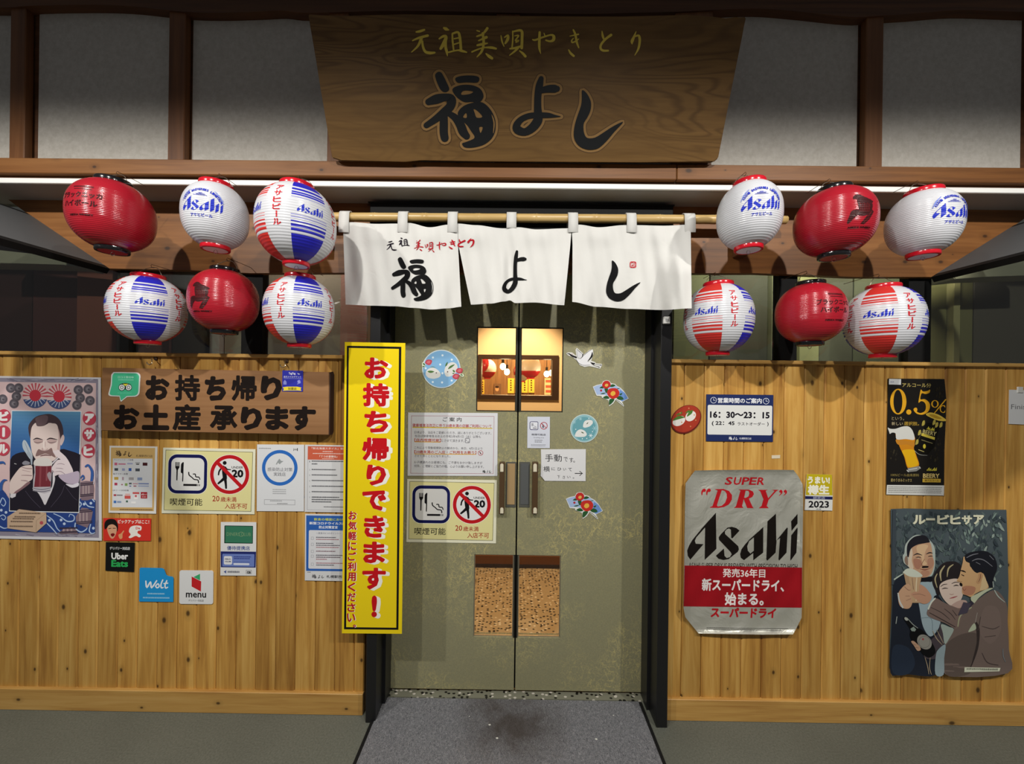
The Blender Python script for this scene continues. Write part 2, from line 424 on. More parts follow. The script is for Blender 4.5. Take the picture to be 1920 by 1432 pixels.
XL, XR = P(686, 1000, 0).x, P(1252, 1000, 0).x
wl = wainscot('wall_left', -3.3, XL, P(663, 1290, 0).x)
wr = wainscot('wall_right', XR, 3.3, P(1277, 1290, 0).x)
ZB = P(640, 1301, -.014).z
for nm, a, b in (('baseboard_left', -3.3, XL), ('baseboard_right', XR, 3.3)):
    struct(box(nm, a, b, -.014, .02, 0, ZB, M_pine_h, bevel=.002))
for nm, a, b in (('trim_1', -3.3, XL), ('trim_2', XR, 3.3)):
    struct(box(nm, a, b, -.016, .06, ZT, ZT + .017, M_pine_h, bevel=.003))

# ------------------------------------------------------------ glazed bands above the wainscot
ZH = 2.30
def band(name, x0, x1, bars, label_y=.03):
    g = struct(box(name, x0, x1, .0295, .0335, ZT + .017, ZH, M_glass)); g['base'] = [0, 0, 0]
    for a, b in bars: box('window_bar', a, b, .012, .055, ZT + .017, ZH, M_black_m, g)
    return g
px = lambda u, Y=.02, v=600: P(u, v, Y).x
w1 = band('window_1', -3.3, px(688), [(px(455), px(494)), (px(228), px(245))])
w2 = band('window_2', px(1252), 3.3, [(px(1458), px(1492)), (px(1700), px(1742))])
# what stands behind the glass: painted partitions of the two side rooms
def backdrop(name, Y, specs, zz=(1.2, 2.3)):
    g = struct(box(name, specs[0][0], specs[-1][1], Y + .03, Y + .05, zz[0], zz[1], mat('partition_base', (.03, .025, .02), .8))); g['base'] = [0, 0, 0]
    for a, b, c, dy in specs:
        box('partition_board', a + .003, b - .003, Y + dy, Y + .03, zz[0], zz[1], mat('partition_%02x%02x%02x' % tuple(int(q * 255) for q in c), c, .75), g, .002)
    return g
qx = lambda u: P(u, 600, .42).x
backdrop('wall_behind_left', .42, [(-3.3, qx(60), (.05, .015, .015), 0), (qx(60), qx(150), (.10, .03, .03), 0), (qx(150), qx(218), (.26, .085, .06), -.02), (qx(218), qx(262), (.10, .09, .06), 0), (qx(262), qx(322), (.16, .075, .065), -.01), (qx(322), qx(400), (.10, .095, .075), 0), (qx(400), qx(420), (.30, .30, .29), -.03), (qx(420), qx(640), (.17, .155, .12), 0), (qx(640), qx(720), (.22, .12, .10), -.02)])
backdrop('wall_behind_right', .42, [(qx(1220), qx(1262), (.10, .10, .08), 0), (qx(1262), qx(1330), (.19, .20, .12), 0), (qx(1330), qx(1440), (.06, .06, .05), 0), (qx(1440), qx(1456), (.28, .29, .2), -.03), (qx(1456), qx(1494), (.08, .08, .05), 0), (qx(1494), qx(1532), (.36, .36, .2), -.02), (qx(1532), qx(1600), (.12, .12, .09), 0), (qx(1600), qx(1735), (.14, .15, .10), 0), (qx(1735), qx(1772), (.26, .245, .11), -.01), (qx(1772), qx(1786), (.5, .46, .24), -.04), (qx(1786), qx(1825), (.24, .225, .11), 0), (qx(1825), 3.3, (.13, .115, .10), 0)])
box('partition_cover', -3.3, -.70, .38, .5, 2.3, 2.34, M_black_m, bpy.data.objects['wall_behind_left'])
box('partition_cover', .70, 3.3, .38, .5, 2.3, 2.34, M_black_m, bpy.data.objects['wall_behind_right'])
M_reflection = mat('pale_reflection', (.34, .33, .27), .6)  # added pale bars imitating ceiling lights reflected in the glass
for nm, pts in (('reflection_bar', [(-60, 462), (110, 481), (150, 489), (146, 501), (118, 496), (-60, 492)]), ('reflection_bar', [(1985, 478), (1830, 497), (1782, 512), (1792, 524), (1840, 519), (1985, 515)])):
    o = prism(nm, [P(u, v, .16) for u, v in pts], (0, .12, 0), M_reflection, None, .003)
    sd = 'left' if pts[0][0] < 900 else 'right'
    tag(o, 'added pale bar imitating a ceiling light reflection, behind the dark glass at the far %s, under the grey bulkhead' % sd, 'reflection_bar')

# ------------------------------------------------------------ lintel beam, black jambs, door operator, soffit, fascia
ZS = P(960, 386.5, 0).z      # soffit height
lint = [P(192, 503, -.012), P(350, 506, -.012), P(470, 512, -.012), P(700, 511, -.012), P(1200, 512, -.012), P(1420, 512, -.012), P(1600, 519, -.012), P(1760, 519, -.012)]
tl, tr = P(55, 403, -.012), P(1897, 426, -.012)
def ext(a, b, z): k = (z - a.z) / (b.z - a.z); return a + (b - a) * k
lint_l, lint_r = ext(lint[0], tl, ZS), ext(lint[-1], tr, ZS)
struct(prism('trim_3', [lint_l] + lint + [lint_r], (0, .03, 0), M_beam, None))
YF = -.16
soff = struct(box('ceiling', -3.4, 3.4, YF + .012, .06, ZS, ZS + .015, M_soffit))
struct(box('trim_4', -3.4, 3.4, YF, YF + .012, P(960, 352.2, YF).z, P(960, 342.4, YF).z, M_white_trim, bevel=.002))
zf0, zf1 = P(960, 334, YF - .01).z, P(960, 305, YF - .01).z
fas = struct(box('trim_5', -3.4, 3.4, YF + .01, YF + .06, P(960, 344, YF).z, zf1 - .002, M_dark)); fas['base'] = [0, 0, 0]
xj = P(1267, 320, YF).x
for a, b in ((-3.4, xj - .001), (xj + .001, 3.4)):
    box('fascia_board', a, b, YF - .012, YF + .012, zf0, zf1, M_beam, fas, .003)
# sloping grey bulkheads at both ends of the recess
M_grey = mat('grey_panel', (.10, .104, .108), .6)
M_grey.node_tree.nodes['Principled BSDF'].inputs['Specular IOR Level'].default_value = .3
for sd, a, b, sg in (('left', P(196, 497, -.013), P(57, 403, -.013), -1), ('right', P(1756, 513, -.013), P(1895, 426, -.013), 1)):
    d = Vector((0, -1.0, 0)); n = (b - a).cross(d).normalized() * .02
    if n.x * sg < 0: n = -n
    o = struct(prism('bulkhead_' + sd, [a, b, b + d, a + d], n, M_grey)); o['base'] = [0, 0, 0]
    e = (b - a).normalized()
    for q, k0, k1 in ((a, -.030, 0), (b, 0, .018)):
        prism('edge_strip', [q + e * k0, q + e * k1, q + e * k1 + d, q + e * k0 + d], n * 1.3, M_black_m, o)
# jambs
jl0, jl1 = P(685, 1340, -.05).x, P(704, 1340, -.05).x
jr0, jr1 = P(1231, 1340, -.05).x, P(1251.5, 1340, -.05).x
YD = .12
for nm, a, b, inner in (('door_jamb_left', jl0, jl1, 1), ('door_jamb_right', jr0, jr1, -1)):
    bm = bmesh.new(); bm_box(bm, a, b, -.05, .20, 0, 2.2, .002)
    e = b if inner > 0 else a                          # stepped rebate towards the leaf
    bm_box(bm, min(e, e + inner * .012), max(e, e + inner * .012), .04, .20, 0, 2.2)
    struct(from_bm(nm, bm, M_black))
struct(box('door_header', jl1, jr0, .06, .2, P(960, 503, .06).z, P(960, 495, .06).z, M_black))
struct(box('wall_over_door', jl1, jr0, .1, .2, P(960, 495, .1).z, 2.3, mat('over_door', (.12, .09, .06), .7)))
ob = thing('door_operator', 'long black metal operator box above the double door, behind the bamboo pole', 'door opener', (0, -.03, ZS - .2))
za, zb = P(960, 381, -.06).z, P(960, 468, -.06).z
box('cover', P(693, 400, -.06).x, P(1263, 400, -.06).x, -.06, .0, zb, min(za, ZS - .004), M_black_m, ob, .004)
box('top_flange', P(690, 382, -.063).x, P(1265, 382, -.063).x, -.064, -.058, za - .006, za, M_black_m, ob)

# ------------------------------------------------------------ upper wall: plaster panels between posts
YU = -.12
zl = zf1 - .004
wf = struct(box('wall_front', -3.4, 3.4, YU, YU + .03, zl, 3.2, M_dark)); wf['base'] = [0, 0, 0]
posts = [(-38, -84 + 80), (38, 84), (328, 360), (622, 652), (930, 962), (1256, 1328), (1606, 1642), (1904, 1946)]
edges_px = [(-800, -750), (-290, -246), (38, 84), (329, 372), (622, 666), (930, 974), (1252, 1328), (1597, 1642), (1903, 1946), (2200, 2244), (2600, 2650)]
pv = 150
for (a, b), (c, d_) in zip(edges_px, edges_px[1:]):
    box('plaster_panel', P(b, pv, YU).x - .02, P(c, pv, YU).x + .02, YU - .004, YU, zl, 3.15, M_plaster, wf)
for a, b in edges_px:
    x0, x1 = P(a, pv, YU).x, P(b, pv, YU).x
    k = .032 * abs((x0 + x1) / 2) / 1.6            # the visible flank towards the middle
    if (x0 + x1) / 2 < 0: x1 -= k
    else: x0 += k
    box('timber_post', x0, x1, YU - .034, YU - .003, zl, 3.15, M_post, wf, .003)
# wany-edged header board along the top
top = []
prof_ = [(-200, 12), (0, 14), (40, 12), (85, 10), (180, 9), (250, 12), (332, 21), (400, 24), (480, 22), (530, 20), (580, 24), (760, 20), (960, 24), (1100, 26), (1180, 24), (1270, 22), (1330, 19), (1420, 16), (1500, 22), (1597, 32), (1642, 30), (1720, 25), (1800, 19), (1905, 22), (2000, 24), (2150, 22)]
YH = YU - .04
lo = smooth_pts(prof_, 4, False)
pts = [P(u, v, YH) for u, v in lo]
struct(prism('trim_7', pts + [Vector((pts[-1].x, YH, 3.3)), Vector((pts[0].x, YH, 3.3))], (0, .04, 0), M_dark))
struct(box('trim_8', -3.4, 3.4, YF - .02, YU + .03, 3.2, 3.3, M_dark))

# ------------------------------------------------------------ door leaves
def grid_panel(name, xs, zs, hole, y0, y1, m, parent=None):
    vs, fs, idx = [], [], {}
    def V(i, j, k):
        if (i, j, k) not in idx: idx[(i, j, k)] = len(vs); vs.append((xs[i], (y0, y1)[k], zs[j]))
        return idx[(i, j, k)]
    nx, nz = len(xs) - 1, len(zs) - 1
    full = lambda i, j: 0 <= i < nx and 0 <= j < nz and (i, j) not in hole
    for i in range(nx):
        for j in range(nz):
            if not full(i, j): continue
            fs.append((V(i, j, 0), V(i + 1, j, 0), V(i + 1, j + 1, 0), V(i, j + 1, 0)))
            fs.append((V(i, j, 1), V(i, j + 1, 1), V(i + 1, j + 1, 1), V(i + 1, j, 1)))
            if not full(i - 1, j): fs.append((V(i, j, 0), V(i, j + 1, 0), V(i, j + 1, 1), V(i, j, 1)))
            if not full(i + 1, j): fs.append((V(i + 1, j, 0), V(i + 1, j, 1), V(i + 1, j + 1, 1), V(i + 1, j + 1, 0)))
            if not full(i, j - 1): fs.append((V(i, j, 0), V(i, j, 1), V(i + 1, j, 1), V(i + 1, j, 0)))
            if not full(i, j + 1): fs.append((V(i, j + 1, 0), V(i + 1, j + 1, 0), V(i + 1, j + 1, 1), V(i, j + 1, 1)))
    return mesh(name, vs, fs, m, parent)
seam = P(969.5, 900, YD).x
struct(box('door_gasket', seam - .004, seam + .004, YD + .02, YD + .03, .012, P(972, 503, YD).z + .02, M_black_m))
zz = [.018, P(968, 1195, YD).z, P(968, 1040, YD).z, P(972, 772, YD).z, P(972, 613, YD).z, P(968, 503, YD).z + .02]
M_seal = mat('rubber_seal', (.02, .018, .012), .6)
M_alu = mat('brushed_sill', (.5, .45, .34), .35, metal=.8)
M_hand = mat('handle_brown', (.085, .048, .022), .4)
M_cream = mat('handle_cream', (.72, .66, .5), .4)
leaf_win = {}
for nm, sg in (('door_1', -1), ('door_2', 1)):
    xe = (jl1 + .004) if sg < 0 else (jr0 - .004)
    xw = P(891 if sg < 0 else 1053.5, 900, YD).x       # outer edge of the little windows
    xs_ = sorted([seam + sg * .0035, seam + sg * .011, xw, xe])
    col_ = 1
    d = struct(grid_panel(nm, xs_, zz, {(col_, 1), (col_, 3)}, YD, YD + .035, M_door)); d['base'] = [0, 0, 0]
    for j in (1, 3):
        x0, x1 = sorted((seam + sg * .011, xw))
        box('window_pane', x0, x1, YD + .016, YD + .02, zz[j], zz[j + 1], M_glass_door, d)
        grid_panel('window_bead', [x0, x0 + .004, x1 - .004, x1], [zz[j], zz[j] + .005, zz[j + 1] - .005, zz[j + 1]], {(1, 1)}, YD + .006, YD + .016, M_alu if j == 1 else M_seal, d)
        x0, x1 = sorted((seam + sg * .0035, seam + sg * .0105))
        box('edge_seal', x0, x1, YD - .0015, YD + .001, zz[j], zz[j + 1], M_seal, d)
    # flush pull next to the seam, bar pull outside it
    u0, u1 = (950, 966) if sg < 0 else (975, 992)
    fr = pbox('flush_pull', u0 - 1.5, 866, u1 + 1.5, 951, YD - .003, .004, mat('pull_frame', (.10, .10, .085), .4), d, .001)
    pbox('pull_plate', u0 + 1, 869, u1 - .5, 946, YD - .0055, .003, mat('pull_tan', (.40, .27, .13), .45) if sg < 0 else mat('pull_grey', (.10, .105, .105), .45), fr, .001)
    u0, u1 = (936, 946) if sg < 0 else (998, 1008.5)
    hb = pbox('door_handle', u0, 867, u1, 964, YD - .028, .028, M_hand, d, .002)
    for va, vb in ((868.5, 884), (951, 962)):
        a, b = P(u0 + 2, va, YD - .028), P(u1 - 2, vb, YD - .028)
        r = (b.x - a.x) / 2; cx = (a.x + b.x) / 2
        z0, z1 = (b.z, a.z - r) if va < 900 else (b.z, a.z - r)
        pts = [Vector((cx - r, YD - .0305, b.z)), Vector((cx + r, YD - .0305, b.z))] + [Vector((cx + r * math.cos(t), YD - .0305, a.z - r + r * math.sin(t))) for t in [math.pi * k / 6 for k in range(7)]]
        prism('handle_inlay', pts, (0, .004, 0), M_cream, hb)

# ------------------------------------------------------------ inside: vestibule wall with an interior window
YV = 1.38
x0, x1 = P(896.5, 700, YV).x, P(1047, 700, YV).x; z0, z1 = P(970, 749, YV).z, P(970, 665.5, YV).z
struct(grid_panel('wall_vestibule', [-.69, x0, x1, .69], [0, z0, z1, 2.6], {(1, 1)}, YV, YV + .1, M_warm_wall))
struct(box('baseboard_vestibule', -.69, .69, YV - .015, YV, 0, P(960, 1040.5, YV).z, mat('brown_kick', (.16, .06, .02), .5)))
struct(box('trim_9', -.69, .69, YV - .018, YV - .0, 0, .03, mat('kick_shadow', (.03, .015, .008), .6)))  # dark strip painting the shade along the foot of the baseboard
iw = struct(grid_panel('window_3', [x0, x0 + .026, x1 - .05, x1], [z0, z0 + .035, z1 - .03, z1], {(1, 1)}, YV - .012, YV + .11, mat('window_frame_dark', (.035, .018, .01), .4))); iw['base'] = [0, 0, 0]
box('window_pane', x0 + .02, x1 - .04, YV + .05, YV + .054, z0 + .03, z1 - .02, M_glass_door, iw)
for nm, x, sg, y0, y1 in (('wall_vestibule_left', -.69, -1, .2, YV), ('wall_vestibule_right', .69, 1, .2, YV), ('wall_dining_left', -1.4, -1, YV + .1, 3.5), ('wall_dining_right', 1.6, 1, YV + .1, 3.5)):
    struct(box(nm, min(x, x + sg * .05), max(x, x + sg * .05), y0, y1, 0, 2.6, M_warm_wall))
struct(box('ceiling_inside', -1.45, 1.65, .2, 3.5, 2.6, 2.65, M_warm_wall))
struct(box('wall_dining', -1.45, 1.65, 3.4, 3.5, 0, 2.6, M_dining_wall))
# ------------------------------------------------------------ brush characters (traced strokes, local units)
def TM(ox, oy, k, dst=None, src=None):
    """zoom-trace units -> photo px; optionally re-fit from box src to box dst"""
    def f(x, y):
        u, v = ox + x / k, oy + y / k
        if dst:
            u = dst[0] + (u - src[0]) / (src[2] - src[0]) * (dst[2] - dst[0]); v = dst[1] + (v - src[1]) / (src[3] - src[1]) * (dst[3] - dst[1])
        return (u, v)
    sx = 1 / k * ((dst[2] - dst[0]) / (src[2] - src[0]) if dst else 1)
    return f, sx
def grow(pts, d):
    n = len(pts); ar = sum(pts[i][0] * pts[(i + 1) % n][1] - pts[(i + 1) % n][0] * pts[i][1] for i in range(n)); sg = 1 if ar > 0 else -1; out = []
    for i in range(n):
        a, b = pts[i - 1], pts[(i + 1) % n]; dx, dy = b[0] - a[0], b[1] - a[1]; m = math.hypot(dx, dy) or 1
        out.append((pts[i][0] + dy / m * d * sg, pts[i][1] - dx / m * d * sg))
    return out
FUKU_BLOBS = [([(305, 170), (350, 128), (400, 138), (440, 200), (475, 270), (525, 385), (500, 435), (440, 445), (385, 400), (345, 320), (315, 240)], []),
    ([(620, 240), (660, 205), (770, 185), (900, 185), (985, 205), (1000, 250), (960, 295), (800, 292), (665, 298)], []),
    ([(575, 410), (640, 355), (760, 330), (900, 340), (1010, 390), (1060, 470), (1060, 540), (1000, 605), (880, 600), (760, 600), (640, 520)], [[(715, 460), (750, 425), (830, 422), (905, 440), (850, 475), (730, 490)]]),
    ([(660, 780), (720, 690), (830, 630), (1000, 600), (1100, 640), (1190, 740), (1245, 860), (1258, 960), (1245, 1080), (1185, 1190), (1080, 1270), (960, 1310), (840, 1325), (760, 1310), (730, 1255), (800, 1228), (925, 1165), (870, 1060), (800, 960), (700, 870)],
     [[(745, 830), (785, 775), (803, 800), (800, 850), (760, 850)], [(910, 712), (970, 740), (1050, 835), (960, 848), (930, 780)], [(998, 1000), (1055, 1000), (1020, 1090)], [(1190, 790), (1230, 860), (1246, 950), (1228, 1080), (1216, 1080), (1222, 930)]])]
FUKU_STROKES = [[(200, 600, 105), (330, 555, 150), (480, 525, 115), (555, 560, 150), (545, 665, 140), (440, 770, 135), (300, 880, 110), (165, 970, 90)],
    [(440, 790, 120), (440, 950, 130), (440, 1080, 130), (455, 1170, 125)], [(500, 770, 80), (620, 850, 115), (700, 960, 140), (745, 1070, 140), (800, 1140, 110)]]
YO_STROKES = [[(597, 220, 75), (570, 330, 110), (548, 480, 105), (545, 650, 110), (552, 780, 130), (540, 860, 140), (460, 960, 130), (350, 1020, 112), (245, 985, 130), (232, 915, 110), (300, 830, 90), (420, 778, 85), (560, 768, 85), (700, 770, 78), (800, 782, 40), (890, 788, 5)],
    [(590, 400, 80), (700, 375, 110), (800, 372, 118), (835, 372, 90)]]
SHI = [(1210, 395), (1270, 430), (1320, 510), (1345, 590), (1335, 700), (1290, 800), (1240, 880), (1230, 960), (1245, 1050), (1290, 1110), (1400, 1105), (1520, 1035), (1650, 950), (1780, 882), (1820, 880), (1700, 1010), (1600, 1130), (1500, 1230), (1420, 1275), (1300, 1285), (1180, 1240), (1110, 1160), (1085, 1060), (1100, 920), (1140, 780), (1195, 620), (1208, 500)]
def fuku(A, c, dst=None, g=0):
    f, s = TM(780, 120, 8.422, dst, (794, 135, 930, 277))
    for p, hs in FUKU_BLOBS:
        q = grow(smooth_pts([f(*a) for a in p], 4), g) if g else smooth_pts([f(*a) for a in p], 4)
        A.poly(q, c, [] if g else [smooth_pts([f(*a) for a in h], 3) for h in hs])
    for st in FUKU_STROKES: A.stroke([f(x, y) + (w_ * s + 2 * g,) for x, y, w_ in st], c)
def yo(A, c, dst=None, g=0):
    f, s = TM(940, 120, 8, dst, (960, 143, 1051, 255))
    for st in YO_STROKES: A.stroke([f(x, y) + (w_ * s + 2 * g,) for x, y, w_ in st], c)
def shi(A, c, dst=None, g=0):
    f, s = TM(940, 120, 8, dst, (1075, 169, 1168, 281))
    q = smooth_pts([f(*a) for a in SHI], 3); A.poly(grow(q, g) if g else q, c)
G1, G2 = (760, 40, 8), (980, 40, 8)
BRUSH = {'元': (G1, [[(165, 160, 25), (220, 150, 40), (285, 128, 30)], [(110, 290, 20), (200, 250, 35), (335, 215, 40)], [(240, 260, 45), (190, 370, 35), (95, 462, 15)], [(255, 300, 30), (265, 380, 35), (300, 455, 40), (370, 475, 45), (440, 470, 30)]]),
    '祖': (G1, [[(580, 100, 30), (610, 115, 50), (650, 130, 20)], [(510, 262, 25), (570, 225, 40), (612, 235, 45), (580, 330, 60), (530, 410, 40)], [(610, 240, 30), (605, 380, 40), (620, 450, 40), (632, 520, 10)], [(705, 190, 25), (710, 300, 30), (725, 430, 25)], [(710, 185, 30), (790, 165, 35), (820, 250, 40), (835, 430, 40)], [(735, 262, 22), (795, 250, 22)], [(735, 345, 22), (800, 325, 22)], [(650, 465, 25), (780, 435, 25), (850, 445, 40), (920, 465, 20)]]),
    '美': (G1, [[(1075, 140, 20), (1112, 152, 20)], [(1230, 105, 40), (1190, 160, 35), (1150, 190, 20)], [(1075, 225, 25), (1170, 195, 35)], [(1160, 180, 35), (1175, 300, 40), (1165, 400, 35)], [(1100, 290, 20), (1215, 240, 45)], [(1080, 360, 30), (1150, 345, 40), (1230, 330, 20)], [(1000, 460, 25), (1080, 425, 25), (1180, 395, 20), (1290, 395, 40), (1360, 410, 30)], [(1170, 380, 40), (1140, 460, 35), (1075, 535, 15)], [(1210, 485, 20), (1255, 525, 45), (1300, 555, 40)]]),
    '唄': (G1, [[(1435, 215, 15), (1450, 300, 25), (1480, 375, 15)], [(1490, 240, 20), (1540, 210, 30), (1535, 270, 45), (1500, 330, 30)], [(1610, 150, 20), (1612, 260, 22), (1600, 400, 25)], [(1615, 155, 25), (1740, 140, 40), (1750, 260, 42), (1745, 400, 42)], [(1640, 220, 15), (1700, 215, 25), (1650, 290, 20), (1700, 290, 30), (1660, 315, 20)], [(1570, 412, 25), (1650, 400, 35), (1730, 375, 30)], [(1690, 400, 35), (1640, 450, 30), (1565, 510, 15)], [(1715, 445, 20), (1760, 480, 35), (1800, 525, 40)]]),
    'や': (G2, [[(150, 275, 20), (190, 280, 30), (300, 240, 28), (420, 205, 28), (465, 225, 45), (460, 280, 45), (410, 300, 30), (350, 285, 25)], [(255, 165, 35), (250, 280, 40), (250, 400, 35), (270, 485, 10)], [(320, 180, 15), (335, 220, 20)]]),
    'き': (G2, [[(710, 222, 15), (835, 195, 25)], [(760, 255, 15), (735, 290, 22), (745, 318, 25), (795, 298, 22), (840, 265, 15)], [(760, 130, 25), (790, 200, 35), (810, 310, 35), (840, 395, 20)], [(690, 430, 20), (720, 480, 35), (765, 520, 35)]]),
    'と': (G2, [[(1190, 150, 15), (1200, 220, 35), (1220, 275, 25)], [(1325, 205, 40), (1240, 270, 35), (1175, 350, 35), (1170, 410, 35), (1210, 440, 35), (1280, 440, 30)]]),
    'り': (G2, [[(1700, 155, 12), (1670, 230, 35), (1640, 300, 45), (1640, 340, 15)], [(1680, 230, 20), (1740, 215, 35), (1755, 290, 38), (1735, 410, 32), (1680, 510, 10)]])}
def brush(A, ch, c, dst=None, fat=1.0):
    (ox, oy, k), sts = BRUSH[ch]
    xs = [p[0] for s in sts for p in s]; ys = [p[1] for s in sts for p in s]
    f, s = TM(ox, oy, k, dst, (ox + min(xs) / k, oy + min(ys) / k, ox + max(xs) / k, oy + max(ys) / k))
    for st in sts: A.stroke([f(x, y) + (w_ * s * fat,) for x, y, w_ in st], c)
LOGO = [([(520, 175), (528, 740), (345, 915), (352, 405), (215, 560), (190, 615), (205, 660), (325, 668), (120, 910), (80, 850), (70, 770), (100, 690), (150, 605), (300, 420)], []),
    ([(890, 455), (780, 575), (762, 570), (755, 440), (725, 420), (690, 435), (660, 470), (665, 510), (870, 700), (880, 750), (860, 790), (720, 900), (640, 915), (560, 895), (520, 850), (645, 735), (655, 850), (690, 885), (740, 870), (768, 825), (750, 790), (570, 600), (565, 560), (600, 510), (700, 410), (770, 395), (840, 415)], []),
    ([(1262, 400), (1260, 800), (1105, 920), (1105, 805), (960, 918), (910, 880), (900, 820), (920, 750), (970, 680), (1040, 600)], [[(1115, 560), (1115, 770), (1060, 815), (1020, 770), (1010, 700), (1040, 620)]]),
    ([(1460, 190), (1465, 615), (1635, 405), (1645, 420), (1625, 800), (1510, 925), (1500, 900), (1525, 570), (1470, 610), (1455, 800), (1325, 925), (1310, 905), (1328, 310)], []),
    ([(1798, 195), (1798, 345), (1705, 460), (1698, 310)], []), ([(1795, 405), (1800, 430), (1780, 800), (1690, 925), (1685, 900), (1700, 530)], [])]
def logo(A, u0, v0, u1, v1, c, slope=0):
    f = lambda x, y: (u0 + (x - 70) / 1730 * (u1 - u0), v0 + (y - 175) / 750 * (v1 - v0) + slope * ((x - 935) / 1730 * (u1 - u0)))
    for p, hs in LOGO: A.poly([f(*a) for a in p], c, [[f(*a) for a in h] for h in hs])

# ------------------------------------------------------------ big leaning name board over the entrance
def m_sign():
    m = mat('old_sign_wood', (.15, .078, .022), .42, spec=.4); t = NT(m)
    n1 = t.noise(t.coords((.9, 3, 5.5)), 1, 2.5, .5, .5)
    ring = t.math('FRACT', t.math('MULTIPLY', n1, 26))
    ring = t.math('ABSOLUTE', t.math('SUBTRACT', ring, .5))
    n2 = t.noise(t.coords((3, 30, 60)), 1, 4, .6)
    base = t.ramp(n2, (.25, (.135, .068, .017)), (.75, (.215, .115, .033)))
    reg = t.ramp(t.noise(t.coords((1.3, 1, 2.2)), 1, 1, .5), (.42, 0), (.66, 1))
    c = t.mix(t.math('MULTIPLY', t.math('MULTIPLY', t.ramp(ring, (.05, 1), (.28, 0)), reg), .65), base, (.085, .04, .010))
    t.color(c); t.bump(n2, .15, .001); return m
M_sign = m_sign()
SB = [P(622, 301, -.2), P(1345, 304, -.2), P(1400, 32, -.385)]
SN = (SB[1] - SB[0]).cross(SB[2] - SB[0]).normalized()
if SN.y > 0: SN = -SN
def on_sign(u, v, h):
    d = C_F * F_PX + C_R * (u - 960) - C_U * (v - 716)
    return CAM + d * ((SB[0] - CAM).dot(SN) / d.dot(SN)) + SN * h
sg = thing('name_board', 'huge dark wooden name board leaning forward over the entrance, gold and black lettering', 'sign', tuple(SB[0] + (SB[1] - SB[0]) * .5))
outl = [(577, 26), (640, 30), (760, 27), (960, 30), (1100, 31), (1170, 31), (1290, 28), (1335, 31), (1360, 37), (1380, 32), (1400, 31), (1392, 66), (1347, 297), (1338, 304), (1200, 304), (900, 302), (790, 300), (760, 303), (640, 302), (622, 296), (602, 172)]
prism('board', [on_sign(u, v, 0) for u, v in outl], -SN * .036, M_sign, sg, .0035)

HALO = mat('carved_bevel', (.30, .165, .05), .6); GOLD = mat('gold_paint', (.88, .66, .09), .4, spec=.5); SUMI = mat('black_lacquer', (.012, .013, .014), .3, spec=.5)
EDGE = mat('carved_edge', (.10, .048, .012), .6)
for f in (fuku, yo, shi):
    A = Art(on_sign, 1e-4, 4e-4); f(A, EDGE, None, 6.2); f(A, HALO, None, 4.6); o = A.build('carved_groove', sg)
    A = Art(on_sign, 5e-5, 2.4e-3); f(A, SUMI); A.build('black_character', o)
for ch in '元祖美唄やきとり':
    A = Art(on_sign, 5e-5, 6e-4); brush(A, ch, GOLD); A.build('gold_character', sg)
for u in (700, 1270):
    a, b = on_sign(u, 60, -.036), P(u, 60, YU)
    bm = bmesh.new(); tube(bm, [a, (a + b) / 2, Vector((a.x, YU - .004, a.z))], .006); struct(from_bm('trim_%d' % (10 if u < 900 else 11), bm, M_black))

# ------------------------------------------------------------ paper lanterns
def prof(t, tc): return max(1 - abs(t) ** 2.3, 0) ** (1 / 2.1)
M_LRED = mat('lantern_red_vinyl', (.37, .010, .022), .22, spec=.6); M_LWHITE = mat('lantern_white_vinyl', (.60, .61, .65), .24, spec=.5)
M_LBLUE = mat('lantern_blue_print', (.018, .018, .42), .35); M_LSTR = mat('lantern_red_print', (.56, .03, .025), .35)
M_RINGR = mat('ring_red_plastic', (.55, .008, .02), .18, spec=.6); M_RINGK = mat('ring_black_plastic', (.008, .008, .009), .15, spec=.6)
M_PLATE = mat('lantern_plate', (.75, .72, .70), .5); M_WIRE = mat('steel_wire', (.5, .45, .38), .3, metal=.9)
BLU, KRED, SMOKE = '#2233b8', '#c01c28', '#3a0d10'
def bands(f):
    """stripes of the coloured panels, f = 0 at the top ring, 1 at the bottom ring"""
    for a, b in ((0, .138), (.163, .195), (.215, .243), (.252, .274), (.296, .305), (.325, .332), (.527, .534), (.556, .565), (.598, .618), (.643, .670), (.690, .722), (.748, 1.01)):
        if a <= f < b: return True
    return False
TITLE = {'plain': 'white', 'red': 'red', 'stripe': 'striped'}
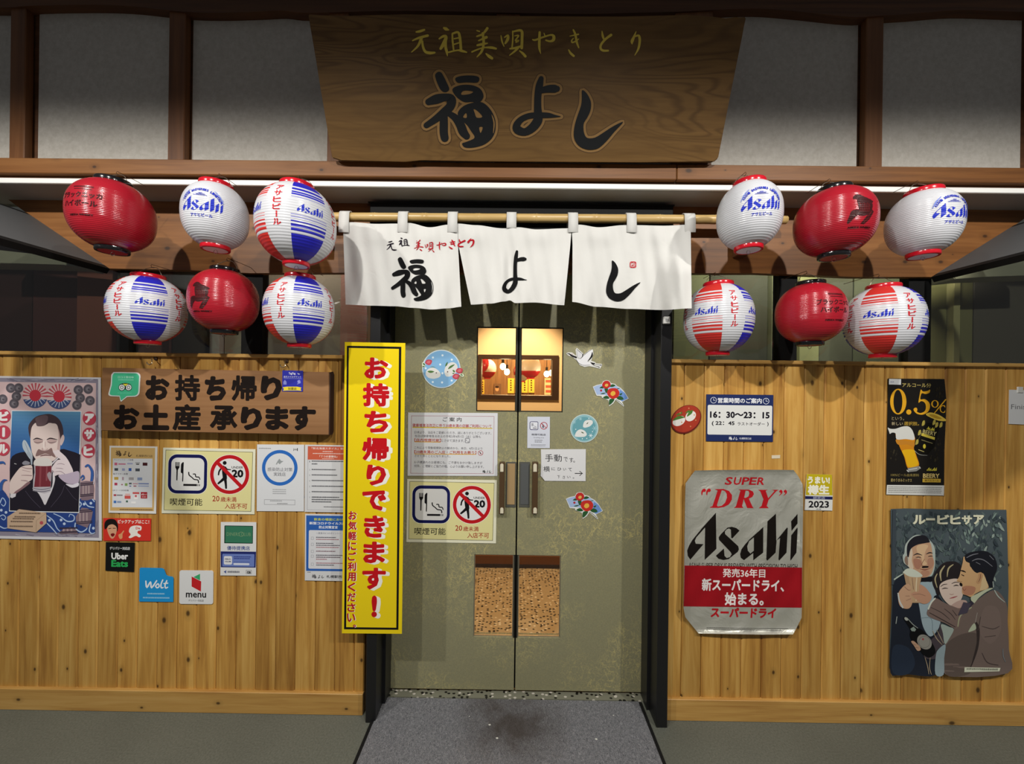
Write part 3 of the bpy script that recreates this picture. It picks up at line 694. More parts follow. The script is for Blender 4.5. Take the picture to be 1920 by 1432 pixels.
def lantern(kind, X, Y, Z, a, h, az, label, hookz, hooky, side=0):
    t1, t0 = (.93, -.962) if kind == 'stripe' else ((.90, -.93) if kind == 'plain' else (.935, -.945))
    b = thing('paper_lantern', label, 'lantern', (X, Y, Z - h), {'plain': 'white paper lanterns', 'red': 'red paper lanterns', 'stripe': 'striped paper lanterns'}[kind])
    amp = .0011 if kind == 'red' else .0015
    RIBS = {'red': 44, 'plain': 36, 'stripe': 32}[kind]
    def rad(t): return a * prof(t, 1) + amp * (abs(math.sin(math.pi * RIBS * (t + 1) / 2)) - .6)
    def at(s, z, hh):                       # s: arc length at the belly from the print's middle, z above the belly
        al = math.radians(az) + s / a; t = z / h; r = rad(max(min(t, .97), -.97)) + hh
        return Vector((X + r * math.sin(al), Y - r * math.cos(al), Z + z))
    NS, NR = 96, RIBS * 4
    ts = [t1 + (t0 - t1) * i / NR for i in range(NR + 1)]
    verts = [at(2 * math.pi * k / NS * a, t * h, 0) for t in ts for k in range(NS)]
    faces, fm = [], []
    for i in range(NR):
        f = (i + .5) / NR; st = bands(f)
        for k in range(NS):
            faces.append((i * NS + k, i * NS + (k + 1) % NS, (i + 1) * NS + (k + 1) % NS, (i + 1) * NS + k))
            if kind == 'stripe':
                q = (k + 7) % 24
                fm.append((1 + ((k + 7) // 24) % 2) if (q < 14 and st) else 0)
            else: fm.append(0)
    main = M_LRED if kind == 'red' else M_LWHITE
    first, second = (M_LBLUE, M_LSTR) if side == 0 else (M_LSTR, M_LBLUE)
    body = mesh('lantern_body', verts, faces, [main, first, second], b, True, fm)
    ring_m = M_RINGK if kind == 'red' else M_RINGR
    for nm, t, up in (('top_ring', t1, 1), ('bottom_ring', t0, -1)):
        r = a * prof(t, 1); bm = bmesh.new(); n = 48
        pr = [(r - .002, -.006), (r + .003, -.006), (r + .004, -.002), (r + .004, .010), (r + .0025, .0135), (r - .004, .0135), (r - .006, .010), (r - .006, -.006)]
        L = [[bm.verts.new((X + q * math.cos(2 * math.pi * k / n), Y + q * math.sin(2 * math.pi * k / n), Z + t * h + up * e)) for q, e in pr] for k in range(n)]
        for k in range(n):
            for j in range(len(pr)):
                bm.faces.new([L[k][j], L[k][(j + 1) % len(pr)], L[(k + 1) % n][(j + 1) % len(pr)], L[(k + 1) % n][j]])
        rg = from_bm(nm, bm, ring_m, b, True)
        if up < 0:
            pl = mesh('end_plate', [(X + (r - .004) * math.cos(q), Y + (r - .004) * math.sin(q), Z + t * h - z_) for z_ in (.0125, .0105) for q in [2 * math.pi * k / 32 for k in range(32)]], [tuple(range(31, -1, -1)), tuple(range(32, 64))], mat('ring_red_plate', (.30, .01, .015), .4) if kind == 'red' else M_PLATE, rg)
            bm = bmesh.new(); tube(bm, [(X + .007 * math.cos(q), Y, Z + t * h - .019 + .007 * math.sin(q)) for q in [2 * math.pi * k / 12 for k in range(13)]], .001, 6); from_bm('pull_loop', bm, M_WIRE, rg)
    # print
    f2 = lambda f: (t1 + (t0 - t1) * f) * h
    fv = lambda f: f2(f)
    cu = .006
    wrap = lambda x, y, hh: at(x * .001, -y * .001, hh)      # x right, y down in mm
    B = Art(wrap, 1e-5, 5e-4)
    if kind == 'stripe':
        for k in range(4):
            o = math.pi / 2 * k * a * 1000
            B = Art(wrap, 1e-5, 5e-4); logo(B, o - 43, -fv(.372) * 1000, o + 43, -fv(.488) * 1000, BLU); B.build('logo', b, 5, 2.0, .4)['kind'] = 'stuff'; B = Art(wrap, 1e-5, 5e-4)
            o2 = o + math.pi / 4 * a * 1000
            y0, y1 = -fv(.15) * 1000, -fv(.69) * 1000; hh = (y1 - y0) / 6
            for i, ch in enumerate('アサヒビール'):
                ya = y0 + hh * i
                if ch == 'ー': B.rect(o2 - 2.4, ya, o2 + 2.4, ya + hh * .82, KRED, slope=0, skew=0)
                else: B.text(ch, o2 - 14, ya, o2 + 14, ya + hh * .84, KRED, .03, slope=0)
            B.build('kana_lettering', b, 5, 2.0, .4)['kind'] = 'stuff'
    elif kind == 'plain':
        logo(B, -66, -30, 66, 22, BLU)
        B.text('アサヒビール', -34, 30, 36, 42, BLU, .035, slope=0)
        tx = 'ASAHI BREWERIES LIMITED'
        for i, ch in enumerate(tx):
            if ch == ' ': continue
            q = -62 + 124 * i / (len(tx) - 1); r = 66; cx, cy = r * math.sin(math.radians(q)), 8 - r * math.cos(math.radians(q)) * .98
            B.text(ch, cx - 2.9, cy - 4.8, cx + 2.9, cy + 4.8, BLU, .05, slope=0, rot=q * .8)
        for i, wd in enumerate((12, 30, 44)): B.lines(-wd / 2 - 2, -43 + i * 4, wd / 2 - 2, -40 + i * 4, 1, BLU, .8, 0, i)
        for sgn in (-1, 1): B.stroke([(sgn * 66, -16, 2), (sgn * 56, -38, 5), (sgn * 42, -55, 2)], '#7f8fd6')
    elif side == 0:                           # whisky drinker emblem
        B.blob([(-28, -44), (-18, -49), (-6, -47), (4, -40), (34, -27), (33, -20), (20, -20), (-8, -29), (-31, -33)], SMOKE)
        B.blob([(-20, -30), (0, -28), (30, -19), (31, 0), (22, 17), (2, 26), (-18, 22), (-16, 4)], SMOKE)
        B.blob([(-36, 8), (-18, 5), (-14, 18), (-28, 32), (-42, 48), (-47, 42), (-42, 24)], SMOKE)
        B.poly([(12, 26), (30, 4), (38, 10), (24, 36), (8, 52), (-5, 50)], SMOKE)
        for q in range(6): B.stroke([(-12 + q * 6, -18 + q % 2 * 3, .9), (-10 + q * 6, -4, 1.1), (-13 + q * 6, 12, .9)], '#8e1018')
        B.stroke([(16, 28, 1), (28, 10, 1)], '#8e1018'); B.stroke([(6, 46, 1), (22, 30, 1)], '#8e1018')
        B.text('NIKKA WHISKY', -42, 57, 42, 64, SMOKE, .05, slope=0)
    else:
        B.lines(-26, -58, 44, -50, 2, SMOKE, .7, .2, 4); B.lines(-20, -46, 46, -42, 1, SMOKE, .7, .2, 5)
        B.text('ブラックニッカ', -66, -35, 66, -13, SMOKE, .035, slope=0)
        B.text('ハイボール', -54, -6, 54, 16, SMOKE, .035, slope=0)
        B.text('NIKKA WHISKY', -36, 40, 42, 47, SMOKE, .05, slope=0)
    if kind != 'stripe': B.build('emblem' if kind == 'red' and side == 0 else 'lettering', b, 5, 2.0, .4)['kind'] = 'stuff'
    # wire bail up to a screw hook
    r = a * prof(t1, 1); zt = Z + t1 * h + .008; top = Vector((X - .004, hooky, hookz))
    pts = []
    for i in range(13):
        q = i / 12; k = math.sin(math.pi * q)
        pts.append(Vector((X + (q - .5) * 2 * (r + .004), Y + (hooky - Y) * k ** 1.5, zt + (hookz - zt) * k ** .75)))
    bm = bmesh.new(); tube(bm, pts, .0011, 6); from_bm('wire_handle', bm, M_WIRE, b)
    return b
def screw_hook(parent, X, y0, y1, z):
    bm = bmesh.new(); tube(bm, [(X, y0, z + .012), (X, (y0 + y1) / 2, z + .012), (X, y1 - .006, z + .010), (X, y1 - .009, z + .004), (X, y1 - .004, z - .002), (X, y1 + .004, z - .001)], .0011, 6)
    from_bm('screw_hook', bm, mat('rusty_wire', (.16, .09, .05), .5, .5), parent)
lintel = bpy.data.objects['trim_3']; lintel['base'] = [0, 0, 0]
LAN = [('red', -1.454, -.34, 2.073, .118, .124, 3, 'red paper lantern with dark katakana lettering, leftmost in the upper row', 1),
    ('plain', -1.081, -.34, 2.076, .100, .117, 13, 'white paper lantern with large blue logo, left of the entrance in the upper row', 0),
    ('stripe', -.777, -.36, 2.040, .128, .139, 48, 'striped paper lantern in the upper row, at the left end of the bamboo pole', 0),
    ('stripe', -1.485, -.17, 1.769, .124, .134, 46, 'striped paper lantern with blue panel in front, leftmost of the lower row', 0),
    ('red', -1.175, -.17, 1.806, .119, .127, -3, 'small looking red paper lantern with dark bearded emblem, lower row left of the door', 0),
    ('stripe', -.852, -.20, 1.764, .126, .137, 45, 'striped paper lantern of the lower row, just left of the white curtain', 0),
    ('plain', .835, -.34, 2.098, .103, .120, -9, 'white paper lantern with blue logo hanging just right of the white curtain', 0),
    ('red', 1.123, -.36, 2.068, .118, .118, -1, 'red paper lantern with dark bearded emblem in the upper row right of the door', 0),
    ('plain', 1.457, -.34, 2.078, .102, .115, 1, 'white paper lantern with logo turned aside, rightmost of the upper row', 0),
    ('stripe', .840, -.13, 1.765, .131, .144, -47, 'striped paper lantern partly covered by the right corner of the white curtain', 1),
    ('red', 1.188, -.17, 1.783, .118, .122, 4, 'red paper lantern with dark katakana lettering in the lower row right of the door', 1),
    ('stripe', 1.461, -.19, 1.753, .124, .138, -50, 'striped paper lantern with red panel in front, rightmost of the lower row', 1)]
for kd, X, Y, Z, a, h, az, lb, sd in LAN:
    upper = Z > 1.9
    if upper:
        nY = -.175 - a * 1.05; k = (nY + 1.72) / (Y + 1.72); X *= k; Z = CAM.z + (Z - CAM.z) * k; a *= k; h *= k; Y = nY
    zt = Z + h * .93
    hz = zt + (.047 if upper else .052); hy = Y + .022
    lantern(kd, X, Y, Z, a, h, az, lb, hz, hy, sd)
    screw_hook(fas if upper else lintel, X - .004, YF - .011 if upper else -.012, hy, hz)

# ------------------------------------------------------------ bamboo pole and shop curtain
YN = -.085
def m_bamboo():
    m = mat('bamboo', (.55, .37, .14), .32, spec=.5); t = NT(m)
    n = t.noise(t.coords((4, 50, 50)), 1, 3, .5); t.color(t.ramp(n, (.3, (.44, .28, .09)), (.7, (.64, .45, .19)))); return m
M_bam = m_bamboo()
pa, pb = P(585, 406.5, YN), P(1476, 412.5, YN)
PR = .0185
pole = thing('bamboo_pole', 'long yellow bamboo pole carrying the white shop curtain', 'pole', tuple((pa + pb) / 2))
def along(u): k = (u - 585) / (1476 - 585); return pa + (pb - pa) * k
nodes = [640, 703, 798, 899, 1006, 1118, 1236, 1340, 1420]
us = [585]; rr = [PR * 1.02]
for n_ in nodes:
    for d_, q in ((-9, 1.0), (-2.2, 1.03), (-.8, .985), (.8, 1.06), (3, 1.01), (9, .985)): us.append(n_ + d_); rr.append(PR * q)
us += [1462, 1474, 1476]; rr += [PR * .95, PR * .9, PR * .4]
bm = bmesh.new(); tube(bm, [along(u) for u in us], rr, 20); from_bm('culm', bm, M_bam, pole, True)
M_br = mat('bracket_wood', (.15, .06, .02), .6)
for u in (566, 1402):
    c_ = along(min(max(u, 590), 1470)) if u > 900 else along(590)
    prism('pole_bracket', [Vector((c_.x - .022, -.012, c_.z - .14)), Vector((c_.x - .022, -.012, c_.z + .0)), Vector((c_.x - .022, YN - .03, c_.z + .0)), Vector((c_.x - .022, YN - .03, c_.z - PR - .002)), Vector((c_.x - .022, YN + .03, c_.z - PR - .002)), Vector((c_.x - .022, YN + .03, c_.z - .14))], (.044, 0, 0), M_br, pole, .002)
def m_cloth():
    m = mat('white_cotton', (.64, .635, .615), .85, spec=.2); t = NT(m); n = t.noise(t.coords((500, 500, 500)), 1, 2, .5)
    n2 = t.noise(t.coords((9, 9, 9)), 1, 3, .6, 1); t.bump(n2, .35, .006); m.node_tree.nodes['Principled BSDF'].inputs['Sheen Weight'].default_value = .1; return m
M_cloth = m_cloth()
def interp(pts, u):
    if u <= pts[0][0]: return pts[0][1]
    for (a, x), (b, y) in zip(pts, pts[1:]):
        if u <= b: k = (u - a) / (b - a); k = k * k * (3 - 2 * k); return x + (y - x) * k
    return pts[-1][1]
TOPE = [(643, 418), (660, 416.5), (705, 419.5), (749, 419), (767, 418), (806, 426), (842, 421), (859, 419), (892, 422), (944, 428), (972, 426), (1006, 430), (1061, 428), (1085, 421), (1123, 426), (1170, 422), (1192, 422), (1245, 423), (1296, 421)]
def cloth(u, v, h=0):
    k = min(max((v - 415) / 160, 0), 1.1)
    y = .009 * math.sin(u * .055 + .6 - v * .006) * k + .010 * math.sin(u * .021 + 2.2) * k + .005 * math.sin(u * .115 + v * .03) * k + .003 * math.sin(u * .21 - v * .035)
    f = (u - 955 + (v - 500) * .05) / 9                       # pleat in the middle panel
    y += .016 * math.exp(-f * f) * min(1, max(0, (v - 440) / 60)) - .010 * math.exp(-((u - 975) / 14) ** 2) * k
    y += .012 * math.exp(-((u - 652) / 12) ** 2) * k + .010 * math.exp(-((u - 1291) / 12) ** 2) * k
    q = min(1, max(0, (u - 1215) / 80)); r = min(1, max(0, (v - 425) / 90)); y -= .095 * q * q * (3 - 2 * q) * r * r * (3 - 2 * r)   # pushed forward by the lantern behind
    for uc, s_ in ((806, 30), (892, 26), (1010, 30), (1123, 28), (705, 26), (1240, 30)):   # sagging swags between the loops
        y -= .010 * math.exp(-((u - uc) / s_) ** 2 - ((v - 442) / 18) ** 2)
    return P(u, v, YN - PR - .003 + y - h)
nr = thing('shop_curtain', 'white three-panel cotton shop curtain with black brush characters on the bamboo pole', 'curtain', tuple(P(970, 420, YN)))
PAN = [([(643, 0), (648, 1)], [(858, 0), (859, .28), (865, 1)], [(648, 571), (700, 573), (740, 574), (775, 577), (810, 580), (840, 578), (865, 575)]),
    ([(858, 0), (860, .28), (883, 1)], [(1072, 0), (1069, .25), (1058, 1)], [(883, 571), (920, 569), (946, 565), (956, 563), (966, 568), (1000, 567), (1058, 572)]),
    ([(1072, 0), (1073.5, .25), (1073, 1)], [(1295, 0), (1297, 1)], [(1073, 566), (1120, 575), (1180, 579), (1240, 581), (1297, 578)])]
for Lp, Rp, Bp in PAN:
    nu, nv = 64, 36; vs = []; fs = []
    lin_ = lambda pts, t: next((x + (y - x) * (t - a) / (b - a) for (x, a), (y, b) in zip(pts, pts[1:]) if t <= b + 1e-9), pts[-1][0])
    for j in range(nv + 1):
        t = j / nv
        ul, ur = lin_(Lp, t), lin_(Rp, t)
        for i in range(nu + 1):
            u = ul + (ur - ul) * i / nu; ub = Bp[0][0] + (Bp[-1][0] - Bp[0][0]) * i / nu
            v = interp(TOPE, u) * (1 - t) + interp(Bp, ub) * t
            vs.append(cloth(u, v))
    for j in range(nv):
        for i in range(nu): q = j * (nu + 1) + i; fs.append((q, q + 1, q + nu + 2, q + nu + 1))
    mesh('curtain_panel', vs, fs, M_cloth, nr, True)
for a, b in ((640, 659), (749, 767), (841, 859), (950, 968), (1064, 1082), (1172, 1190), (1279, 1299)):
    um = (a + b) / 2; c_ = along(um); x0, x1 = P(a, 430, YN).x, P(b, 430, YN).x; th = .0016
    dn = 440 if a not in (950,) else 432
    path = [(-(PR + .0065), P(um, dn, YN).z), (-(PR + .0062), c_.z - PR - .004)] + [(-(PR + .004) * math.cos(q), c_.z + (PR + .004) * math.sin(q)) for q in [math.pi * k / 8 for k in range(9)]] + [(PR + .004, c_.z - PR - .01)]
    vs = []; fs = []
    for k, (dy, z) in enumerate(path):
        sk = 0
        for off in (0, th):
            y = c_.y + dy * (1 + off / PR)
            vs += [(x0, y, z + off), (x1, y, z + off)]
    for k in range(len(path) - 1):
        q = 4 * k; fs += [(q, q + 1, q + 5, q + 4), (q + 2, q + 6, q + 7, q + 3), (q, q + 4, q + 6, q + 2), (q + 1, q + 3, q + 7, q + 5)]
    fs += [(0, 2, 3, 1)]
    lp = mesh('hanging_loop', vs, fs, M_cloth, nr, True)
NK = '#0c0c0e'
A = Art(cloth, 3e-5, 6e-4)
for f, bx in ((fuku, (733, 482, 813, 564)), (yo, (941, 468, 988, 552)), (shi, (1136, 488, 1201, 565))):
    A = Art(cloth, 1e-5, 2.2e-3); f(A, NK, bx); A.build('black_character', nr, 4, 5)
for ch, bx in (('元', (725, 452, 743, 468.5)), ('祖', (748, 446, 768, 462.5))): A = Art(cloth, 1e-5, 2.0e-3); brush(A, ch, '#1c1420', bx); A.build('small_character', nr, 4, 5)
for ch, bx in (('美', (777, 450, 793.5, 469.5)), ('唄', (797, 454.5, 813.5, 472)), ('や', (818.5, 454, 835.5, 468.5)), ('き', (842, 450, 853, 466)), ('と', (859.5, 448.5, 871.5, 462)), ('り', (878, 447, 888, 463.5))): A = Art(cloth, 1e-5, 2.0e-3); brush(A, ch, '#b01322', bx); A.build('red_character', nr, 4, 5)
A = Art(cloth, 1e-5, 2.0e-3)
A.frame(1181, 490, 1193, 502, 1.5, '#c0303a', 3)
for q in (((1183.5, 493), (1187, 492)), ((1188, 494), (1191, 493)), ((1184, 497), (1190, 496)), ((1184, 500), (1187, 498)), ((1188, 500), (1191, 498.5))): A.stroke(list(q), '#c0303a', 1.1)
A.build('red_seal', nr, 4, 5)['kind'] = 'stuff'
# ------------------------------------------------------------ door mat
def m_mat():
    m = mat('carpet_mat', (.2, .2, .2), .95, spec=.1); t = NT(m)
    n = t.noise(t.coords((150, 85, 100)), 1, 4, .75, 1.5); n2 = t.noise(t.coords((520, 300, 400)), 1, 2, .6)
    f = t.math('ADD', t.math('MULTIPLY', n, .6), t.math('MULTIPLY', n2, .4))
    c = t.ramp(f, (.36, (.06, .062, .072)), (.52, (.21, .212, .228)), (.68, (.42, .42, .435)))
    # trodden brown stain in the middle
    tc = t.a('ShaderNodeTexCoord'); mp = t.a('ShaderNodeMapping'); mp.inputs['Location'].default_value = (-.02, .12, 0); mp.inputs['Scale'].default_value = (3.4, 3.6, 1); t.l(tc.outputs['Object'], mp.inputs[0])
    g = t.a('ShaderNodeTexGradient', gradient_type='SPHERICAL'); t.l(mp.outputs[0], g.inputs[0])
    k = t.math('MULTIPLY', t.ramp(g.outputs['Fac'], (.05, 0), (.7, 1)), t.ramp(t.noise(t.coords((6, 6, 1)), 1, 3, .6), (.35, .35), (.6, 1)))
    c = t.mix(t.math('MULTIPLY', k, .8), c, (.055, .042, .033)); t.color(c); t.bump(f, .9, .004); return m
mt = thing('door_mat', 'grey carpet door mat with brown trodden stain in front of the double door', 'mat', (0, -.35, 0))
bm = bmesh.new(); bm_box(bm, -.592, .602, -1.15, .078, .0015, .010, .003); o = from_bm('pile', bm, m_mat(), mt)
bm = bmesh.new(); bm_box(bm, -.606, -.592, -1.15, .078, .0005, .007, .002); from_bm('rubber_border', bm, M_black_m, mt); bm = bmesh.new(); bm_box(bm, .602, .616, -1.15, .078, .0005, .007, .002); from_bm('rubber_border', bm, M_black_m, mt)
def floorpt(u, v, z=.0105):
    d = C_F * F_PX + C_R * (u - 960) - C_U * (v - 716); return CAM + d * ((z - CAM.z) / d.z)
for u, v, r, lb in ((918, 1359, .004, 'larger pale scrap near the middle of the mat, close to the door'), (932, 1384, .004, 'pale scrap in the middle of the mat, nearer the viewer'), (1118, 1386, .004, 'pale scrap on the right part of the mat, nearer the viewer'), (880, 1343, .002, 'tiny pale speck on the mat left of the others'), (1150, 1341, .0022, 'tiny pale speck at the right rear of the mat')):
    p = floorpt(u, v); bm = bmesh.new(); bmesh.ops.create_icosphere(bm, subdivisions=1, radius=r)
    for q in bm.verts: q.co = Vector((q.co.x * 1.5, q.co.y, q.co.z * .4)) + p + Vector((0, 0, r * .35))
    tag(from_bm('paper_scrap', bm, mat('lint', (.7, .7, .64), .8)), lb, 'litter', 'pale scraps on the mat')

# ------------------------------------------------------------ sheets, boards and stickers
def sheet(name, label, cat, pts, Y, color, th=.0012, rough=.5, group=None, part='sheet', m=None):
    us = [p[0] for p in pts]; vs = [p[1] for p in pts]
    t = thing(name, label, cat, tuple(P(sum(us) / len(us), max(vs), Y + th)), group)
    prism(part, [P(u, v, Y) for u, v in pts], (0, th, 0), m or ink(color, rough), t)
    return t, Art(on_plane(Y))
def quad(u0, v0, u1, v1): # upright rectangle on the wall, seen with the camera's slight roll
    um, vm = (u0 + u1) / 2, (v0 + v1) / 2
    return [(a - (b - vm) * SLOPE, b + (a - um) * SLOPE) for a, b in ((u0, v0), (u1, v0), (u1, v1), (u0, v1))]
def K(ox, oy, s): return lambda *pts: [((ox + p[0] / s, oy + p[1] / s) + ((p[2] / s,) if len(p) > 2 else ())) for p in pts]
YW, YDS = -.0035, YD - .0025
WHITE, KURO = '#e6e6e4', '#141316'

# yellow take-away banner
bt, A = sheet('banner', 'tall yellow take-away banner with red vertical lettering on the left door jamb', 'banner', [(646.5, 641), (760, 643), (753.5, 1188), (641, 1187)], -.058, '#f0d418', rough=.3, part='laminated_sheet')
A.poly([(650.5, 648), (752.5, 650), (747, 1180.5), (645, 1179.5)], KURO, [[(654, 652), (748, 654), (743, 1176.5), (649, 1175.5)]])
A.build('border_line', bt)
big = [('お', 683, 670, 728, 710), ('持', 680, 718, 730, 762), ('ち', 683, 770, 728, 811), ('帰', 679, 820, 729, 863), ('り', 687, 871, 724, 910), ('で', 679, 919, 724, 957), ('き', 682, 966, 722, 1008), ('ま', 681, 1015, 722, 1056), ('す', 679, 1064, 723.5, 1105), ('!', 696.5, 1116, 707, 1157)]
for i, (ch, a, b, c, d) in enumerate(big):
    A = Art(on_plane(-.058), h0=3e-4)
    for k in (7, 5.5, 4, 2.5): A.text(ch, a + k, b + k * .35, c + k, d + k * .35, '#f4f2ea', .045)
    A.text(ch, a, b, c, d, '#c3141e', .045); A.build('character', bt)
A = Art(on_plane(-.058), h0=3e-4)
for k, cl in ((1.3, '#f4f2ea'), (0, '#b81420')): A.vtext('お気軽にご利用ください。', 661 + k, 958 + k * .4, 1188 + k * .4, 15.5, cl, .03, .16)
A.build('small_lettering', bt)['kind'] = 'stuff'

# wooden take-away board
M_tb = wood('board_brown', (.20, .092, .034), (.285, .14, .058), (.36, .19, .085), 0, False, .5, .6, False)
tb = thing('wooden_board', 'long brown wooden board with black brush lettering, hung from two hooks left of the door', 'sign', tuple(P(405, 815, -.008)))
prism('board', [P(u, v, -.046) for u, v in ((191, 689), (617, 697.5), (617, 815.5), (189.5, 807))], (0, .038, 0), M_tb, tb, .002)
x_ = P(617, 756, -.046).x
prism('dark_end', [Vector((x_ + .0003, y, z)) for y, z in ((-.045, P(617, 698, -.046).z), (-.02, P(617, 697, -.046).z + .002), (-.009, P(617, 702, -.046).z), (-.009, P(617, 811, -.046).z), (-.02, P(617, 816, -.046).z), (-.045, P(617, 815, -.046).z))], (.004, 0, 0), mat('bark_edge', (.03, .012, .007), .7), tb)
r1 = [('お', 370, 175, 550, 360, .06), ('持', 590, 170, 780, 365, .036), ('ち', 815, 180, 975, 365, .06), ('帰', 1015, 175, 1205, 365, .036), ('り', 1235, 178, 1395, 362, .06), ('お', 130, 395, 325, 580, .06), ('土', 345, 392, 550, 585, .06), ('産', 575, 390, 785, 588, .036), ('承', 855, 400, 1060, 585, .04), ('り', 1085, 410, 1245, 585, .06), ('ま', 1270, 405, 1445, 585, .055), ('す', 1450, 405, 1648, 588, .055)]
for ch, a, b, c, d, bo in r1:
    A = Art(on_plane(-.046), h0=8e-4); A.text(ch, 180 + a / 4, 660 + b / 4, 180 + c / 4, 660 + d / 4, '#1b1310', bo, slope=.018); A.build('character', tb)
for u, v in ((291, 679), (537, 684)):
    a = P(u, v - 7, -.004); bm = bmesh.new()
    tube(bm, [a + Vector((0, -.001, 0)), a + Vector((0, -.018, .0)), a + Vector((.010, -.026, -.008)), a + Vector((.011, -.026, -.022)), a + Vector((0, -.026, -.03)), a + Vector((-.011, -.026, -.024)), a + Vector((-.012, -.026, -.016))], .002, 8)
    from_bm('hook', bm, mat('chrome', (.7, .66, .58), .2, 1), tb)
    bm = bmesh.new(); tube(bm, [a + Vector((0, -.001, 0)), a + Vector((0, .003, 0))], .008, 12); from_bm('hook_base', bm, mat('hook_brown', (.08, .04, .02), .6), tb)
# speech bubble sticker and blue sticker on that board
k = K(190, 690, 20.46); YB = -.048
bub = smooth_pts(k((470, 150), (700, 152), (1000, 158), (1340, 165), (1440, 200), (1495, 290), (1490, 420), (1480, 600), (1470, 800), (1455, 950), (1400, 1050), (1300, 1095)), 3, False) + k((985, 1105), (760, 1285), (735, 1270), (690, 1090)) + smooth_pts(k((690, 1090), (400, 1080), (300, 1050), (270, 990), (310, 820), (360, 620), (375, 350), (395, 230), (470, 150)), 3, False)[:-1]
ts, A = sheet('sticker', 'green speech-bubble sticker with owl eyes at the left end of the brown wooden board', 'sticker', bub, YB, WHITE, .001)
cx = sum(p[0] for p in bub) / len(bub); cy = sum(p[1] for p in bub) / len(bub)
A.poly([(cx + (a - cx) * .92, cy + (b - cy) * .925) for a, b in bub], '#4cc596')
for x in (785, 1045): A.ell(190 + x / 20.46, 690 + 745 / 20.46, 6.3, KURO); A.ell(190 + x / 20.46, 690 + 740 / 20.46, 5.3, '#f0f4f2'); A.ring(190 + x / 20.46, 690 + 740 / 20.46, 3.3, 1.3, '#777c80')
A.blob(k((690, 630), (800, 590), (920, 570), (1040, 590), (1160, 640), (1040, 620), (920, 610), (800, 625)), KURO)
A.poly(k((825, 600), (1025, 600), (925, 690)), '#f4e03a'); A.poly(k((890, 700), (950, 700), (935, 820), (900, 820)), KURO)
A.text('口コミ受付中', *k((640, 310))[0], *k((1235, 390))[0], '#c9f2e0', .01); A.text('tripadvisor', *k((620, 925))[0], *k((1170, 985))[0], '#7be6c0', .01); A.lines(*k((650, 430))[0], *k((1240, 480))[0], 1, '#8adfbe', .8, 0)
A.build('print', ts)['kind'] = 'stuff'
k = K(520, 670, 8.95)
ts, A = sheet('sticker', 'dark blue square sticker with yellow ribbon at the right end of the brown wooden board', 'sticker', quad(529.3, 694.6, 568, 733.7), YB, '#2b2fa8', .001)
A.text('TagTag', *k((190, 250))[0], *k((305, 295))[0], '#e8e8f6', .03); A.text('楽天スマホチケット', *k((105, 310))[0], *k((400, 342))[0], '#d8d8f4', .01)
A.rect(*k((105, 352))[0], *k((405, 357))[0], '#9aa0e0'); A.stroke(k((340, 265, 8), (360, 280, 12), (380, 275, 8)), '#e8e8f6')
A.poly(k((100, 410), (127, 375), (155, 410), (155, 455), (100, 455)), '#8d93dc'); A.ell(*k((363, 405))[0], 3, '#8d93dc'); A.stroke(k((335, 445, 10), (390, 425, 10)), '#8d93dc')
A.poly(k((90, 500), (160, 490), (335, 490), (405, 505), (390, 530), (405, 560), (340, 555), (165, 555), (95, 560), (110, 530)), '#e8d23c'); A.text('加盟店', *k((178, 503))[0], *k((322, 545))[0], '#3a3410', .02)
A.build('print', ts)['kind'] = 'stuff'

